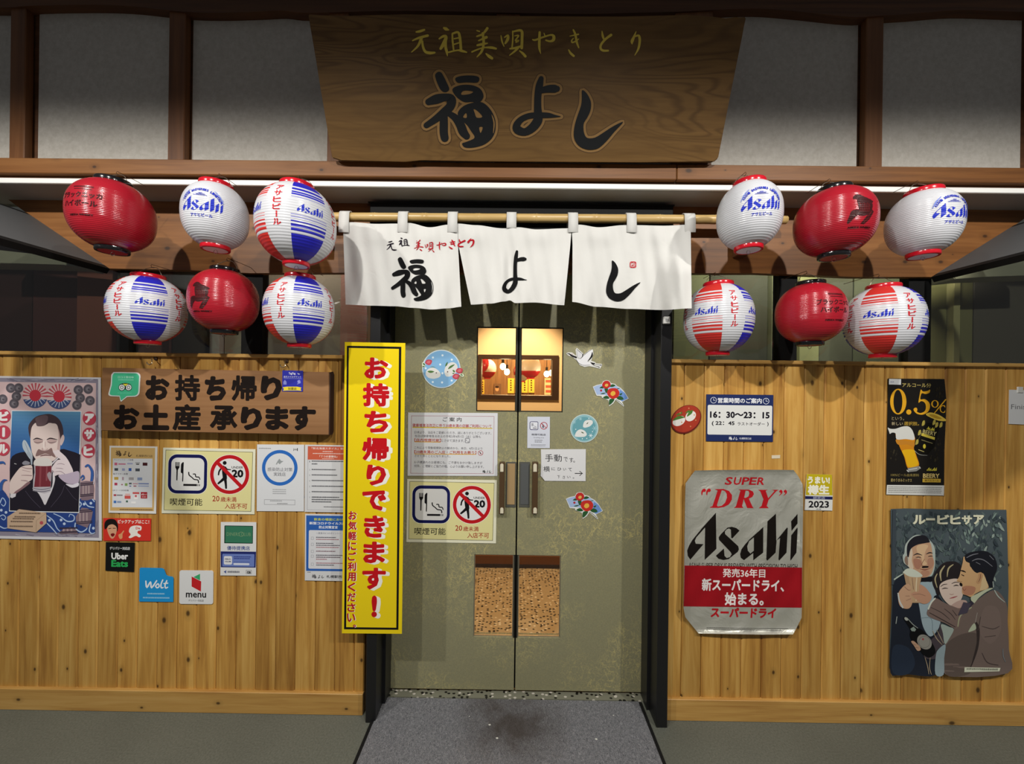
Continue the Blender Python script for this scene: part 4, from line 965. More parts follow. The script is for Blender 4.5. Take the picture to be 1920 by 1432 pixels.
# ---- smoking-allowed / under-20 pictogram boards
def smoke_sign(label, Q, Y, size, grp=None):
    us = [q[0] for q in Q]
    ts, A = sheet('smoking_notice', label, 'sign', Q, Y, '#ecead0', .002, group=grp)
    (ax, ay), (bx, by), (cx_, cy_), (dx, dy) = Q
    def f(x, y):           # traced from the copy on the door
        s = (755 + x / 10.378 - 763) / 168; t = (895 + y / 10.378 - 898) / 119
        return ((ax * (1 - s) + bx * s) * (1 - t) + (dx * (1 - s) + cx_ * s) * t, (ay * (1 - s) + by * s) * (1 - t) + (dy * (1 - s) + cy_ * s) * t)
    sc = (bx - ax) / 168 / 10.378
    def pts(*p): return [f(q[0], q[1]) + ((q[2] * sc,) if len(q) > 2 else ()) for q in p]
    def rr(x0, y0, x1, y1, r): return [f(a, b) for a, b in arc(x1 - r, y1 - r, r, n=6, a0=0, a1=90) + arc(x0 + r, y1 - r, r, n=6, a0=90, a1=180) + arc(x0 + r, y0 + r, r, n=6, a0=180, a1=270) + arc(x1 - r, y0 + r, r, n=6, a0=270, a1=360)]
    fb = lambda x0, y0, x1, y1: f(x0, y0) + f(x1, y1)
    A.poly(pts((130, 72), (1780, 85), (1765, 1215), (122, 1208)), '#4a4a30'); A.poly(pts((138, 80), (1772, 93), (1757, 1207), (130, 1200)), '#e6dfa0')
    A.build('panel', ts); A = Art(on_plane(Y), h0=3.5e-4)
    A.poly(rr(178, 145, 930, 900, 170), '#f2f0e0'); A.poly(rr(188, 152, 922, 890, 165), '#161a52'); A.poly(rr(245, 215, 865, 830, 110), '#e4e4e2')
    A.poly(pts((320, 300), (398, 300), (398, 400), (370, 445), (366, 645), (345, 645), (343, 445), (320, 400)), KURO)
    for x in (338, 352, 366, 380): A.stroke(pts((x, 298, 5), (x, 375, 5)), '#e4e4e2')
    A.blob(pts((428, 350), (440, 318), (476, 300), (476, 400), (474, 645), (455, 648), (455, 520), (428, 495), (426, 420)), KURO)
    A.stroke(pts((575, 490, 22), (585, 540, 22), (640, 585, 20), (680, 620, 20), (750, 632, 20), (765, 680, 22)), KURO); A.stroke(pts((660, 520, 18), (700, 522, 20), (712, 570, 20), (770, 578, 20), (788, 620, 16)), KURO)
    A.poly(pts((478, 708), (735, 708), (735, 746), (478, 746)), KURO); A.poly(pts((745, 710), (760, 710), (760, 746), (745, 746)), '#555'[:1] + '555555'); A.poly(pts((775, 710), (790, 710), (790, 746), (775, 746)), KURO)
    A.build('smoking_pictogram', ts); A = Art(on_plane(Y), h0=3.5e-4)
    A.poly([f(a, b) for a, b in arc(1347, 518, 380, n=40)], '#f0ece0'); A.poly([f(a, b) for a, b in arc(1347, 518, 370, n=40)], '#c01a22'); A.poly([f(a, b) for a, b in arc(1347, 518, 302, n=40)], '#e6e6e6')
    A.poly([f(a, b) for a, b in arc(1250, 300, 37, n=16)], KURO)
    A.stroke(pts((1225, 380, 60), (1245, 480, 80), (1260, 590, 80)), KURO); A.stroke(pts((1190, 400, 34), (1150, 460, 30), (1138, 525, 28)), KURO); A.stroke(pts((1265, 380, 26), (1300, 420, 24), (1365, 426, 18)), KURO)
    A.stroke(pts((1250, 590, 60), (1190, 645, 46), (1138, 690, 36)), KURO); A.stroke(pts((1262, 590, 60), (1278, 690, 44), (1285, 775, 36)), KURO)
    A.text('UNDER', *fb(1380, 362, 1600, 402), KURO, .015); A.text('20', *fb(1385, 425, 1608, 572), KURO, .045)
    A.stroke(pts((1120, 305, 68), (1570, 745, 68)), '#c01a22'); A.build('under_twenty_pictogram', ts)
    A = Art(on_plane(Y), h0=3.5e-4)
    A.text('喫煙可能', *fb(235, 985, 845, 1112), KURO, .008); A.text('20', *fb(1030, 925, 1165, 1030), '#a8201c', .01); A.text('歳未満', *fb(1185, 945, 1485, 1035), '#a8201c', .01); A.text('入店不可', *fb(1265, 1065, 1690, 1165), '#a8201c', .01)
    A.build('lettering', ts)['kind'] = 'stuff'
smoke_sign('cream smoking-allowed notice with two round-cornered pictograms on the pine wall', [(306, 839), (479, 842), (477, 964), (303, 962)], YW, 1)
smoke_sign('cream smoking-allowed notice with two pictograms on the left door leaf', [(763.5, 898), (931.5, 900), (930, 1018.5), (762, 1016)], YDS, 1)

# ---- printed sheets left of the door
k = K(195, 830, 10.227)
ts, A = sheet('payment_sheet', 'small white-edged sheet of payment logos on the pine wall under the green sticker', 'notice', [(205.3, 835.5), (295, 837), (292.5, 963), (203.5, 961)], YW, '#e6e4e0')
A.poly(k((135, 90), (980, 98), (955, 1310), (115, 1300)), '#d2ae70'); A.poly(k((170, 300), (930, 303), (925, 1240), (155, 1235)), '#dcdee2')
f_ = lambda x0, y0, x1, y1: k((x0, y0))[0] + k((x1, y1))[0]
fuku(A, '#2a2024', f_(220, 145, 335, 260)); yo(A, '#2a2024', f_(365, 155, 440, 245)); shi(A, '#2a2024', f_(460, 170, 540, 268)); A.text('札幌駅西口店', *f_(615, 230, 930, 275), '#4a3c34')
for q, tx in (((185, 310, 560, 340), 'クレジットカード各種'), ((175, 580, 455, 612), '電子マネー各種'), ((165, 895, 470, 928), 'QRコード決済各種')): A.text(tx, *f_(*q), '#555058')
for q, c in (((200, 380, 255, 430), '#d06a86'), ((275, 395, 415, 418), '#cc7a94'), ((445, 385, 550, 412), '#a9aed0'), ((600, 378, 690, 388), '#777777'), ((615, 400, 675, 420), '#555555'), ((742, 380, 832, 438), '#4a2226'), ((200, 485, 270, 535), '#4c525a'), ((345, 490, 400, 535), '#a0a6c8'), ((472, 485, 527, 540), '#3c62b4'), ((602, 492, 685, 545), '#50565e'), ((195, 655, 275, 708), '#c0a04a'), ((345, 655, 380, 715), '#b09aa4'), ((475, 662, 570, 712), '#a8a4a6'), ((640, 665, 732, 718), '#8c9cc0'), ((200, 765, 255, 815), '#b04058'), ((330, 790, 360, 812), '#a06070'), ((400, 775, 450, 825), '#86a860'), ((478, 765, 530, 795), '#566066'), ((550, 775, 650, 792), '#c894a0'), ((660, 772, 860, 795), '#7f90be'), ((485, 820, 522, 838), '#6070a8'), ((565, 820, 620, 838), '#a05060'), ((655, 820, 860, 838), '#a0aed2'), ((185, 985, 235, 1020), '#b04a54'), ((245, 992, 355, 1015), '#8a8488'), ((395, 1012, 508, 1072), '#cf5a54'), ((405, 975, 500, 1000), '#e0b0aa'), ((550, 945, 675, 980), '#d05c5c'), ((575, 990, 650, 1085), '#f0ecec'), ((590, 1000, 630, 1040), '#c86068'), ((705, 945, 828, 1065), '#aa1424'), ((185, 1108, 235, 1155), '#4a7ac0'), ((250, 1115, 330, 1150), '#8fa0c0'), ((420, 1105, 458, 1140), '#4a6c5c'), ((520, 1125, 610, 1165), '#f2f2f2')): A.rect(*f_(*q), c)
A.text('d払い', *f_(715, 965, 820, 1010), '#f0d8d8', .02); A.lines(*f_(725, 1030, 810, 1045), 1, '#f0d8d8', .9, 0); A.lines(*f_(300, 1270, 930, 1295), 1, '#7a6248', .8, 0)
A.build('print', ts)['kind'] = 'stuff'

k = K(475, 825, 10.23); f_ = lambda x0, y0, x1, y1: k((x0, y0))[0] + k((x1, y1))[0]
ts, A = sheet('infection_notice', 'white sheet with thick blue ring on the pine wall beside the smoking notice', 'notice', [(482, 833), (570.3, 833.5), (569.8, 958.5), (481.3, 958)], YW, '#dfe1e5')
A.ring(*k((507, 530))[0], 33.4, 6.2, '#2f6cc0', 44); A.poly(k((430, 465), (465, 400), (500, 355), (530, 395), (580, 405), (545, 425), (505, 462), (470, 430), (455, 465)), '#9aa0a2')
A.text('感染防止対策', *f_(272, 525, 750, 597), '#6a6a72'); A.text('実践店', *f_(390, 618, 620, 690), '#6a6a72'); A.text('jo', *f_(765, 155, 832, 207), '#444444', .01); A.rect(*f_(838, 152, 852, 207), KURO)
A.lines(*f_(105, 150, 340, 168), 1, '#8c8c90', .8, 0); A.lines(*f_(370, 940, 630, 1055), 3, '#a2a4a8', .4, 0); A.frame(*f_(208, 1140, 802, 1240), .7, '#a0a0a4'); A.lines(*f_(320, 1155, 550, 1180), 1, '#a2a4a8', .7, 0); A.lines(*f_(455, 1205, 660, 1235), 1, '#a2a4a8', .7, 0)
A.build('print', ts)['kind'] = 'stuff'
ts, A = sheet('style_notice', 'white sheet with orange heading block, tucked behind the yellow banner', 'notice', [(571.8, 833.5), (664, 835), (663, 960.5), (571, 959.5)], YW, '#d9dadd')
A.frame(576.5, 836.5, 660, 956.5, .6, '#9c9ca0'); A.rect(577, 837, 660, 862, '#cc6248')
A.text('「新北海道スタイル」安心宣言', *f_(1120, 140, 1900, 182), '#f0e0d8', .01); A.lines(*f_(1330, 212, 1530, 235), 1, '#f0e0d8', .6, 0); A.lines(*f_(1140, 252, 1860, 275), 1, '#f0e0d8', .6, 0); A.text('「７つの習慣化」', *f_(1270, 292, 1610, 335), '#f4e8e0', .02); A.lines(*f_(1320, 350, 1550, 365), 1, '#f0d0c4', .7, 0)
for i, (y, w_) in enumerate(((410, 1900), (458, 1230), (568, 1585), (672, 1610), (780, 1900), (888, 1900), (995, 1900), (1098, 1650), (1145, 1900), (1185, 1500))):
    A.lines(*f_(1120, y - 14, w_, y + 16), 1, '#55565c', .7, 0, i)
    if i in (0, 2, 3, 4, 5, 6, 7): A.text(str([1, 0, 2, 3, 4, 5, 6, 7][i]), *f_(1075, y - 14, 1087, y + 14), '#55565c')
A.lines(*f_(1350, 1275, 1900, 1295), 1, '#55565c', .7, 0); A.build('print', ts)['kind'] = 'stuff'
k = K(565, 960, 10.61); f_ = lambda x0, y0, x1, y1: k((x0, y0))[0] + k((x1, y1))[0]
ts, A = sheet('virus_notice', 'blue-framed checklist sheet with handwritten foot, tucked behind the yellow banner', 'notice', [(572, 963), (664, 964.5), (662.5, 1089.5), (571.5, 1088)], YW, '#dadbde')
A.poly([(574.2, 966), (662, 967.2), (661, 1071), (574, 1070)], '#2f62b4'); A.rect(*f_(145, 362, 960, 1128), '#dcdde2', 2.5)
A.text('飲食の場面における', *f_(250, 118, 900, 172), '#cdd64a', .02); A.text('新型コロナウイルス感染', *f_(160, 195, 960, 250), '#eef0f6', .03); A.text('防止対策宣言', *f_(350, 270, 725, 328), '#e6eaf4', .03); A.text('〜飲食の5つのポイント〜', *f_(295, 400, 790, 440), '#5a6076')
for y in (520, 640, 780, 875, 1035): A.frame(*f_(193, y - 28, 245, y + 28), .6, '#a4a8b0')
for i, (y, w_, c) in enumerate(((505, 690, '#4a4450'), (545, 750, '#a86a72'), (622, 640, '#4a4450'), (662, 770, '#4a4450'), (702, 750, '#a86a72'), (780, 680, '#7a5560'), (860, 830, '#4a4450'), (900, 780, '#5a4650'), (938, 510, '#a86a72'), (1018, 840, '#a86a72'), (1055, 650, '#4a4450'))): A.lines(*f_(293, y - 12, w_, y + 14), 1, c, .7, 0, i)
fuku(A, '#55555a', f_(205, 1235, 300, 1318)); yo(A, '#55555a', f_(330, 1245, 380, 1318)); shi(A, '#55555a', f_(400, 1255, 455, 1312)); A.text('札幌駅西口店', *f_(500, 1255, 960, 1312), '#3c3c40', .01); A.lines(*f_(120, 1185, 190, 1205), 1, '#8a8a90', .7, 0)
A.build('print', ts)['kind'] = 'stuff'
k = K(405, 970, 12.45); f_ = lambda x0, y0, x1, y1: k((x0, y0))[0] + k((x1, y1))[0]
ts, A = sheet('partner_card', 'white card with green panel above a blue block, low on the pine wall', 'notice', k((112, 105), (940, 110), (932, 1358), (100, 1352)), YW, '#e4e4e4')
A.rect(*f_(195, 190, 862, 605), '#10201a', 1); A.rect(*f_(215, 205, 850, 590), '#3a7a5e'); A.text('DINERS CLUB', *f_(250, 350, 810, 430), '#7d9c74'); A.ring(*k((590, 390))[0], 4.6, .8, '#7d9c74')
A.text('優待提携店', *f_(255, 665, 790, 765), '#4c5c98', .015); A.poly(k((110, 790), (935, 798), (925, 1170), (112, 1160)), '#232c6c'); A.rect(*f_(148, 850, 895, 1145), '#6f84c6', 1.5); A.rect(*f_(185, 900, 375, 1098), '#e4e6ea', 2.5); A.text('MILO', *f_(210, 955, 345, 985), '#3a4064', .05); A.text('CLUB', *f_(210, 1012, 348, 1042), '#3a4064', .05)
A.lines(*f_(415, 905, 830, 985), 2, '#34408a', .6, .2); A.lines(*f_(415, 1035, 790, 1050), 1, '#34408a', .7, 0); A.rect(*f_(405, 1065, 780, 1110), '#dde2f0', 1.8); A.poly(k((180, 1265), (240, 1230), (235, 1305)), '#4c5c98'); A.lines(*f_(270, 1245, 550, 1300), 1, '#80808a', .8, 0); A.frame(*f_(700, 1225, 830, 1315), .5, '#666666'); A.text('CG', *f_(720, 1250, 808, 1305), KURO, .08)
A.build('print', ts)['kind'] = 'stuff'
# delivery stickers
k = K(180, 930, 3.692); f_ = lambda x0, y0, x1, y1: k((x0, y0))[0] + k((x1, y1))[0]
ts, A = sheet('sticker', 'red pickup sticker with a shouting face, beside the corner of the bearded man poster', 'sticker', k((50, 152), (380, 155), (378, 310), (50, 308)), YW, '#d8352a', .0012)
A.blob(k((62, 230), (60, 185), (85, 160), (130, 162), (152, 200), (145, 245), (120, 200), (90, 205)), '#1c1614'); A.blob(k((78, 235), (85, 205), (115, 195), (142, 215), (140, 255), (120, 292), (98, 285)), '#d9a582'); A.stroke(k((88, 225, 5), (105, 222, 4)), '#241a18'); A.stroke(k((118, 222, 5), (136, 222, 4)), '#241a18'); A.blob(k((102, 262), (120, 256), (130, 265), (118, 280), (106, 276)), '#7a1a1a'); A.blob(k((155, 268), (172, 258), (190, 238), (194, 244), (184, 262), (182, 290), (165, 295)), '#e0a070')
A.text('ピックアップはここ！', *f_(152, 163, 368, 190), '#f6efe6', .03); A.blob(k((238, 215), (270, 203), (312, 208), (312, 235), (292, 240), (288, 255), (310, 272), (300, 285), (275, 275), (240, 290), (226, 284), (240, 265), (228, 245)), '#f2eee8'); A.text('De', *f_(275, 212, 305, 230), '#d8352a', .03); A.build('print', ts)['kind'] = 'stuff'
ts, A = sheet('sticker', 'black square delivery sticker with white and green lettering on the pine wall', 'sticker', k((68, 318), (267, 322), (262, 524), (65, 515)), YW, '#101010', .0012)
A.text('デリバリー対応店', *f_(95, 350, 235, 372), '#d8d8d8', .03); A.text('Uber', *f_(106, 392, 222, 438), '#f0f0f0', .04); A.text('Eats', *f_(106, 442, 222, 490), '#2fae5a', .04); A.build('lettering', ts)['kind'] = 'stuff'
ts, A = sheet('sticker', 'sky blue delivery sticker with a notched corner and white script on the pine wall', 'sticker', k((302, 500), (310, 495), (455, 498), (470, 505), (486, 545), (500, 553), (530, 558), (536, 570), (534, 732), (298, 729)), YW, '#1f97dc', .0012)
for st in ([(345, 588, 9), (352, 632, 11), (378, 592, 9), (384, 634, 11), (420, 585, 9)], [(415, 618, 9), (430, 606, 9), (437, 625, 9), (422, 634, 9), (412, 622, 9)], [(462, 580, 9), (450, 610, 9), (452, 634, 9), (465, 632, 8)], [(490, 585, 9), (478, 615, 9), (482, 636, 9), (496, 630, 8)], [(470, 605, 8), (497, 602, 8)]): A.stroke(k(*st), '#f2f6fa')
A.lines(*f_(355, 670, 475, 682), 1, '#9fd2f0', .8, 0); A.lines(*f_(325, 698, 510, 710), 1, '#9fd2f0', .8, 0, 3); A.build('lettering', ts)['kind'] = 'stuff'
mq = quad(336, 1069, 400, 1132.5)
ts, A = sheet('sticker', 'white rounded delivery sticker with red and green folded mark on the pine wall', 'sticker', arc(395.5, 1128.5, 4, n=4, a0=0, a1=90) + arc(340, 1128, 4, n=4, a0=90, a1=180) + arc(340.5, 1073, 4, n=4, a0=180, a1=270) + arc(396, 1073.5, 4, n=4, a0=270, a1=360), YW, '#e6e7e8', .0012)
A.poly(k((662, 556), (728, 590), (726, 660), (662, 625)), '#c8272d'); A.poly(k((675, 560), (720, 537), (720, 583)), '#3fae74'); A.text('menu', *f_(622, 668, 762, 702), '#1c1a1c', .02); A.text('デリバリー対応店', *f_(640, 715, 745, 730), '#6a6a6e', .01); A.build('print', ts)['kind'] = 'stuff'
# ------------------------------------------------------------ posters
# bearded man with a beer mug (left edge)
C8, D8 = K(0, 700, 8.95), K(0, 850, 8.425)
Q = [(-18, 704.5), (189, 707.5), (190.5, 1013.5), (-22, 1009)]
ts, A = sheet('poster', 'old-fashioned poster of a moustached man sipping from a beer mug, far left', 'poster', Q, YW - .001, '#dcdadf', .0012)
A.poly([(-14, 708), (184, 710.5), (185.5, 1008), (-18, 1004)], '#938c9c'); A.poly([(-8, 715.5), (180, 718), (178, 1000), (-12, 996)], '#dcbfc0')
rs = random.Random(3)
for i in range(60):
    e = rs.choice(('t', 'b', 'r')); c = rs.choice(('#7f7888', '#a8a2b0', '#b5b2c0', '#6f6c80'))
    if e == 't': u = rs.uniform(-10, 170); A.stroke([(u, rs.uniform(709.5, 715), 1), (u + 14, rs.uniform(709.5, 715), 1.2)], c)
    elif e == 'b': u = rs.uniform(-10, 165); A.stroke([(u, rs.uniform(1001, 1006), 1.4), (u + 12, rs.uniform(1001, 1006), 1)], c)
    else: v = rs.uniform(715, 990); A.stroke([(rs.uniform(180, 184), v, 1.2), (rs.uniform(180, 184), v + 13, 1)], c)
for x, y in ((180, 245), (310, 245), (275, 385), (235, 505), (45, 430), (-60, 430), (1315, 275), (1480, 262), (1345, 410), (1290, 530), (1510, 455)):
    u, v = C8((x, y))[0]; A.ell(u, v, 9, '#6c666e'); A.ring(u, v, 7.4, 1, '#4c474f', 20); A.ell(u - .5, v, 3.6, '#8b858c'); A.ell(u + 1, v + .6, 2, '#57525a')
for x, y in ((590, 370), (990, 385)):
    u, v = C8((x, y))[0]; A.ell(u, v, 23.5, '#e6c9c9')
    for i in range(11): a = 176 + i * 18.4; A.poly([(u, v)] + arc(u, v, 23.5, n=2, a0=a, a1=a + 9), '#c85a66')
    A.poly(arc(u, v, 23.5, n=20, a0=18, a1=162), '#4a5a88')
    for i in range(7): a = 25 + i * 20; A.stroke([(u + 11 * math.cos(math.radians(a)), v + 11 * math.sin(math.radians(a)), 1.6), (u + 21 * math.cos(math.radians(a + 6)), v + 21 * math.sin(math.radians(a + 6)), 1.2)], '#c9cfe0')
    A.ell(u, v, 10.8, '#d0404e')
for x, y, ch in ((1500, 752, 'ア'), (1495, 1025, 'サ'), (1480, 1300, 'ヒ'), (65, 715, 'ビ'), (60, 985, 'ー'), (50, 1265, 'ル')):
    u, v = C8((x, y))[0]; A.ell(u, v, 12.6, '#c4485a', ry=13)
    if ch == 'ー': A.rect(u - 2.6, v - 9, u + 2.6, v + 9, '#f0ecec', 2)
    else: A.text(ch, u - 9, v - 9, u + 9, v + 9, '#f0ecec', .075)
A.build('frame_print', ts)['kind'] = 'stuff'
A = Art(on_plane(YW - .001), 8e-6, 2.6e-3)
A.poly([(149.5, 936), (154, 931), (160, 928), (166, 929), (172, 934), (178.6, 938), (178, 999.5), (-11.6, 995.5), (-10, 932), (-6, 922), (-1, 915), (4, 917), (10, 924), (15, 932), (18, 936), (17, 956), (80, 960), (148, 961)], '#2c468a')
W = '#b6cce8'
for st in ([(0, 780, 18), (40, 700, 14), (90, 770, 14), (60, 830, 14), (20, 800, 10)], [(0, 990, 16), (50, 970, 14), (90, 1010, 12), (60, 1050, 12), (20, 1020, 10)], [(0, 1150, 18), (60, 1180, 16), (110, 1175, 10)], [(740, 980, 12), (840, 1060, 18), (900, 1180, 16), (960, 1240, 12)], [(740, 1100, 14), (820, 1180, 18), (900, 1270, 12)], [(850, 950, 14), (960, 1000, 14), (1060, 1070, 20), (1160, 1060, 18), (1170, 990, 14), (1110, 960, 12), (1090, 1000, 10)], [(1190, 1100, 18), (1190, 1180, 20), (1280, 1240, 20), (1360, 1200, 18), (1380, 1160, 12)], [(1430, 1120, 16), (1410, 1220, 18), (1450, 1265, 18), (1500, 1250, 12)], [(1255, 760, 20), (1285, 800, 18), (1255, 850, 14)], [(1340, 760, 12), (1390, 830, 18), (1480, 850, 16)], [(1460, 720, 20), (1490, 760, 16)]): A.stroke(D8(*st), W)
for x, y in ((95, 930), (780, 1055), (965, 1050), (1015, 1110), (1330, 800), (1435, 785), (1475, 1180), (20, 895)): A.ell(*D8((x, y))[0], 2.6, '#c3d4ec', n=12)
for st in ([(0, 145, 40), (50, 140, 34), (75, 165, 20)], [(0, 560, 70), (20, 480, 50), (60, 425, 36), (105, 420, 16)], [(1350, 205, 26), (1395, 185, 34), (1450, 270, 42), (1455, 360, 46), (1445, 430, 40)], [(1275, 385, 18), (1310, 345, 22), (1325, 390, 22), (1290, 420, 14)]): A.stroke(D8(*st), '#3a5fa4')
A.stroke(D8((1475, 200, 8), (1500, 330, 10), (1480, 470, 10), (1460, 490, 8)), '#e3e0ea')
for brl in (((1262, 450), (1360, 432), (1468, 440), (1482, 560), (1470, 715), (1380, 740), (1285, 738), (1258, 590)), ((1195, 1000), (1290, 855), (1380, 865), (1468, 915), (1440, 1060), (1380, 1175), (1290, 1140), (1205, 1110)), ((930, 1265), (1000, 1190), (1110, 1160), (1200, 1200), (1235, 1270))):
    A.poly(D8(*brl), '#85707a'); xs = [p[0] for p in brl]; ys = [p[1] for p in brl]; x0, x1, y0, y1 = min(xs), max(xs), min(ys), max(ys)
    for i in range(3): x = x0 + (x1 - x0) * (.25 + .2 * i); A.stroke(D8((x, y0 + (y1 - y0) * .28, 26), (x, y0 + (y1 - y0) * .66, 26)), '#ab979a')
    for q in (.16, .24, .72, .8): A.stroke(D8((x0 + 15, y0 + (y1 - y0) * q, 14), (x1 - 15, y0 + (y1 - y0) * (q - .06), 14)), '#3a3140')
A.build('wave_print', ts)['kind'] = 'stuff'
A = Art(on_plane(YW - .001), 8e-6, 3.6e-3)
A.poly([(21.5, 769), (152.8, 770.5), (148.5, 961.5), (17, 958.5)], '#e8ecf0')
for i in range(18):
    a, b = i / 18, (i + 1) / 18; p = lambda q, e: (22.7 - q * 4.6 if e == 0 else 151.4 - q * 4.2, (770.4 if e == 0 else 771.8) + q * 112)
    A.poly([p(a, 0), p(a, 1), p(b, 1), p(b, 0)], '#%02x%02x%02x' % tuple(round(p_ + (q_ - p_) * (i / 17) ** .8) for p_, q_ in zip((94, 146, 184), (43, 83, 154))))
SUIT, SKIN, SK2, HR = '#26222c', '#e2cfca', '#c3a8a6', '#4a3c42'
A.poly([(18.3, 884), (19.2, 862), (23, 855), (30, 850.5), (38, 848), (48, 846.5), (60, 847), (100, 850), (110, 847), (114, 842), (120, 841.5), (130, 844.5), (140, 847.5), (150.6, 852), (149.4, 900), (147.2, 959.8), (18.2, 957)], SUIT)
A.blob(D8((520, 540), (600, 620), (660, 720), (710, 812), (760, 720), (830, 560), (870, 400), (835, 300), (800, 560)), '#dcd8de')
for st in ([(400, 590, 6), (500, 720, 7), (640, 860, 6)], [(1020, 500, 6), (960, 650, 7), (800, 850, 6)], [(1040, 530, 6), (1150, 680, 6), (1220, 740, 5)]): A.stroke(D8(*st), '#4e4858')
A.blob(C8((478, 960), (490, 850), (590, 735), (720, 690), (860, 685), (985, 760), (1050, 890), (1062, 1050), (1020, 1130), (900, 900), (560, 1000), (515, 1100)), HR)
A.blob(C8((510, 1090), (525, 930), (560, 860), (600, 830), (625, 882), (720, 882), (790, 850), (830, 830), (950, 850), (985, 940), (1010, 1100), (1005, 1290), (960, 1400), (860, 1480), (660, 1480), (560, 1380), (520, 1240)), SKIN)
A.blob(C8((600, 745), (720, 700), (800, 715), (795, 800), (740, 868), (640, 880), (605, 810)), '#6a575c'); A.blob(C8((835, 720), (900, 720), (985, 800), (1040, 920), (1050, 1060), (1015, 1090), (985, 950), (945, 850), (850, 825)), HR)
A.blob(C8((965, 900), (1000, 1000), (1008, 1150), (1000, 1290), (950, 1380), (965, 1200), (985, 1050)), SK2); A.blob(C8((1050, 1030), (1080, 1060), (1072, 1130), (1025, 1210), (1008, 1130)), '#d8c2c0')
for e in (0, 1):
    o = 228 * e; A.blob(C8((565 + o, 1130), (620 + o, 1100), (700 + o, 1115), (730 + o * .98, 1140), (640 + o, 1185), (580 + o, 1160)), SK2); A.stroke(C8((560 + o, 1112, 12), (620 + o, 1088, 22), (715 + o * 1.08, 1112, 9)), '#3a3034'); A.stroke(C8((572 + o, 1146, 5), (630 + o, 1162, 10), (712 + o, 1146, 6)), '#5a4a4c')
A.stroke(C8((758, 1150, 10), (752, 1230, 14), (705, 1270, 20), (750, 1295, 16), (800, 1265, 14)), SK2); A.stroke(C8((735, 1140, 26), (738, 1250, 30)), '#eedfda')
A.blob(C8((598, 1385), (640, 1275), (700, 1290), (750, 1300), (810, 1280), (865, 1250), (890, 1320), (935, 1410), (850, 1375), (760, 1345), (680, 1370)), '#8a6e6c'); A.stroke(C8((680, 1385, 12), (760, 1368, 20), (850, 1380, 10)), '#70484c')
A.blob(C8((375, 1170), (400, 1118), (440, 1140), (500, 1250), (540, 1350), (545, 1440), (500, 1432), (430, 1330), (385, 1255)), '#b9c5d0'); A.stroke(C8((415, 1150, 6), (470, 1290, 8), (520, 1400, 6)), '#7f8fa0'); A.stroke(D8((450, 0, 60), (490, 60, 40), (500, 170, 20)), '#a7b2c0')
A.blob(D8((165, 430), (280, 265), (345, 208), (440, 185), (505, 195), (515, 300), (510, 400), (430, 460), (340, 550), (240, 615), (165, 640), (150, 540)), SKIN); A.blob(D8((240, 600), (330, 540), (430, 455), (480, 455), (440, 500), (330, 580), (220, 650)), '#8a6a70')
for st in ([(340, 215, 8), (420, 235, 12), (505, 240, 14)], [(335, 345, 8), (420, 345, 12), (500, 350, 12)], [(330, 425, 8), (400, 430, 14), (440, 440, 10)], [(350, 262, 6), (480, 290, 6)]): A.stroke(D8(*st), '#9c8084')
A.poly(D8((165, 640), (255, 630), (245, 680), (190, 705), (160, 690)), '#ddd8de'); A.stroke(D8((230, 160, 10), (260, 168, 6)), '#d8d8dc'); A.blob(D8((350, 150), (400, 115), (470, 140), (460, 170), (380, 180)), '#8f8d98')
A.poly(D8((535, 125), (822, 115), (818, 300), (802, 540), (795, 600), (700, 630), (520, 590), (525, 420), (545, 300)), '#bdb8c0'); A.poly(D8((558, 195), (815, 190), (800, 525), (538, 530), (560, 330)), '#7a323c'); A.stroke(D8((640, 215, 30), (630, 510, 30)), '#8f4850'); A.stroke(D8((740, 215, 20), (735, 420, 26)), '#94525a'); A.blob(D8((530, 150), (560, 95), (640, 70), (730, 68), (800, 100), (822, 150), (812, 190), (690, 200), (552, 188)), '#dcd6d2'); A.blob(D8((745, 330), (780, 290), (808, 330), (800, 440), (765, 400)), '#a99aa2')
for y in (550, 585): A.stroke(D8((530, y, 9), (660, y + 18, 12), (795, y - 6, 9)), '#6a6878')
A.blob(D8((828, 290), (820, 220), (900, 110), (960, 90), (900, 30), (855, 0), (910, -60), (960, -20), (1045, 60), (1110, 170), (1155, 290), (1090, 340), (1000, 345), (920, 335), (860, 355), (850, 300)), '#e6d8dc'); A.stroke(D8((830, 155, 22), (915, 70, 22)), '#d8d0d8'); A.blob(C8((890, 1320), (920, 1290), (1000, 1330), (1090, 1440), (1000, 1432)), '#e6d8dc')
for st in ([(900, 170, 6), (960, 160, 10), (1020, 175, 8)], [(880, 230, 6), (960, 235, 10), (1000, 245, 6)], [(870, 290, 6), (960, 285, 10), (1030, 330, 8)], [(825, 270, 14), (850, 290, 14)]): A.stroke(D8(*st), '#a08c96')
A.blob(D8((925, 345), (1060, 320), (1150, 295), (1246, 290), (1240, 460), (1150, 485), (1060, 470), (980, 420)), '#bfb0c4'); A.blob(D8((1040, 480), (1150, 490), (1238, 462), (1236, 515), (1150, 540), (1090, 520)), '#e4e0ea')
A.build('portrait', ts)['kind'] = 'stuff'
A = Art(on_plane(YW - .001), 8e-6, 4.8e-3)
A.poly(D8((115, 1000), (300, 880), (730, 935), (735, 1100), (570, 1245), (115, 1180)), '#c8ac92'); A.stroke(D8((575, 1060, 5), (570, 1240, 5)), '#8a745f'); A.stroke(D8((575, 1060, 5), (730, 940, 5)), '#a08870')
for y, x0, x1 in ((945, 300, 640), (1000, 230, 560), (1030, 200, 540), (1075, 170, 520), (1150, 150, 520)): A.lines(*D8((x0, y - 12))[0], *D8((x1, y + 14))[0], 1, '#6a5648', .9, 0, y)
A.ell(*D8((655, 1095))[0], 3.4, '#b8505a', n=14); A.build('label_print', ts)['kind'] = 'stuff'

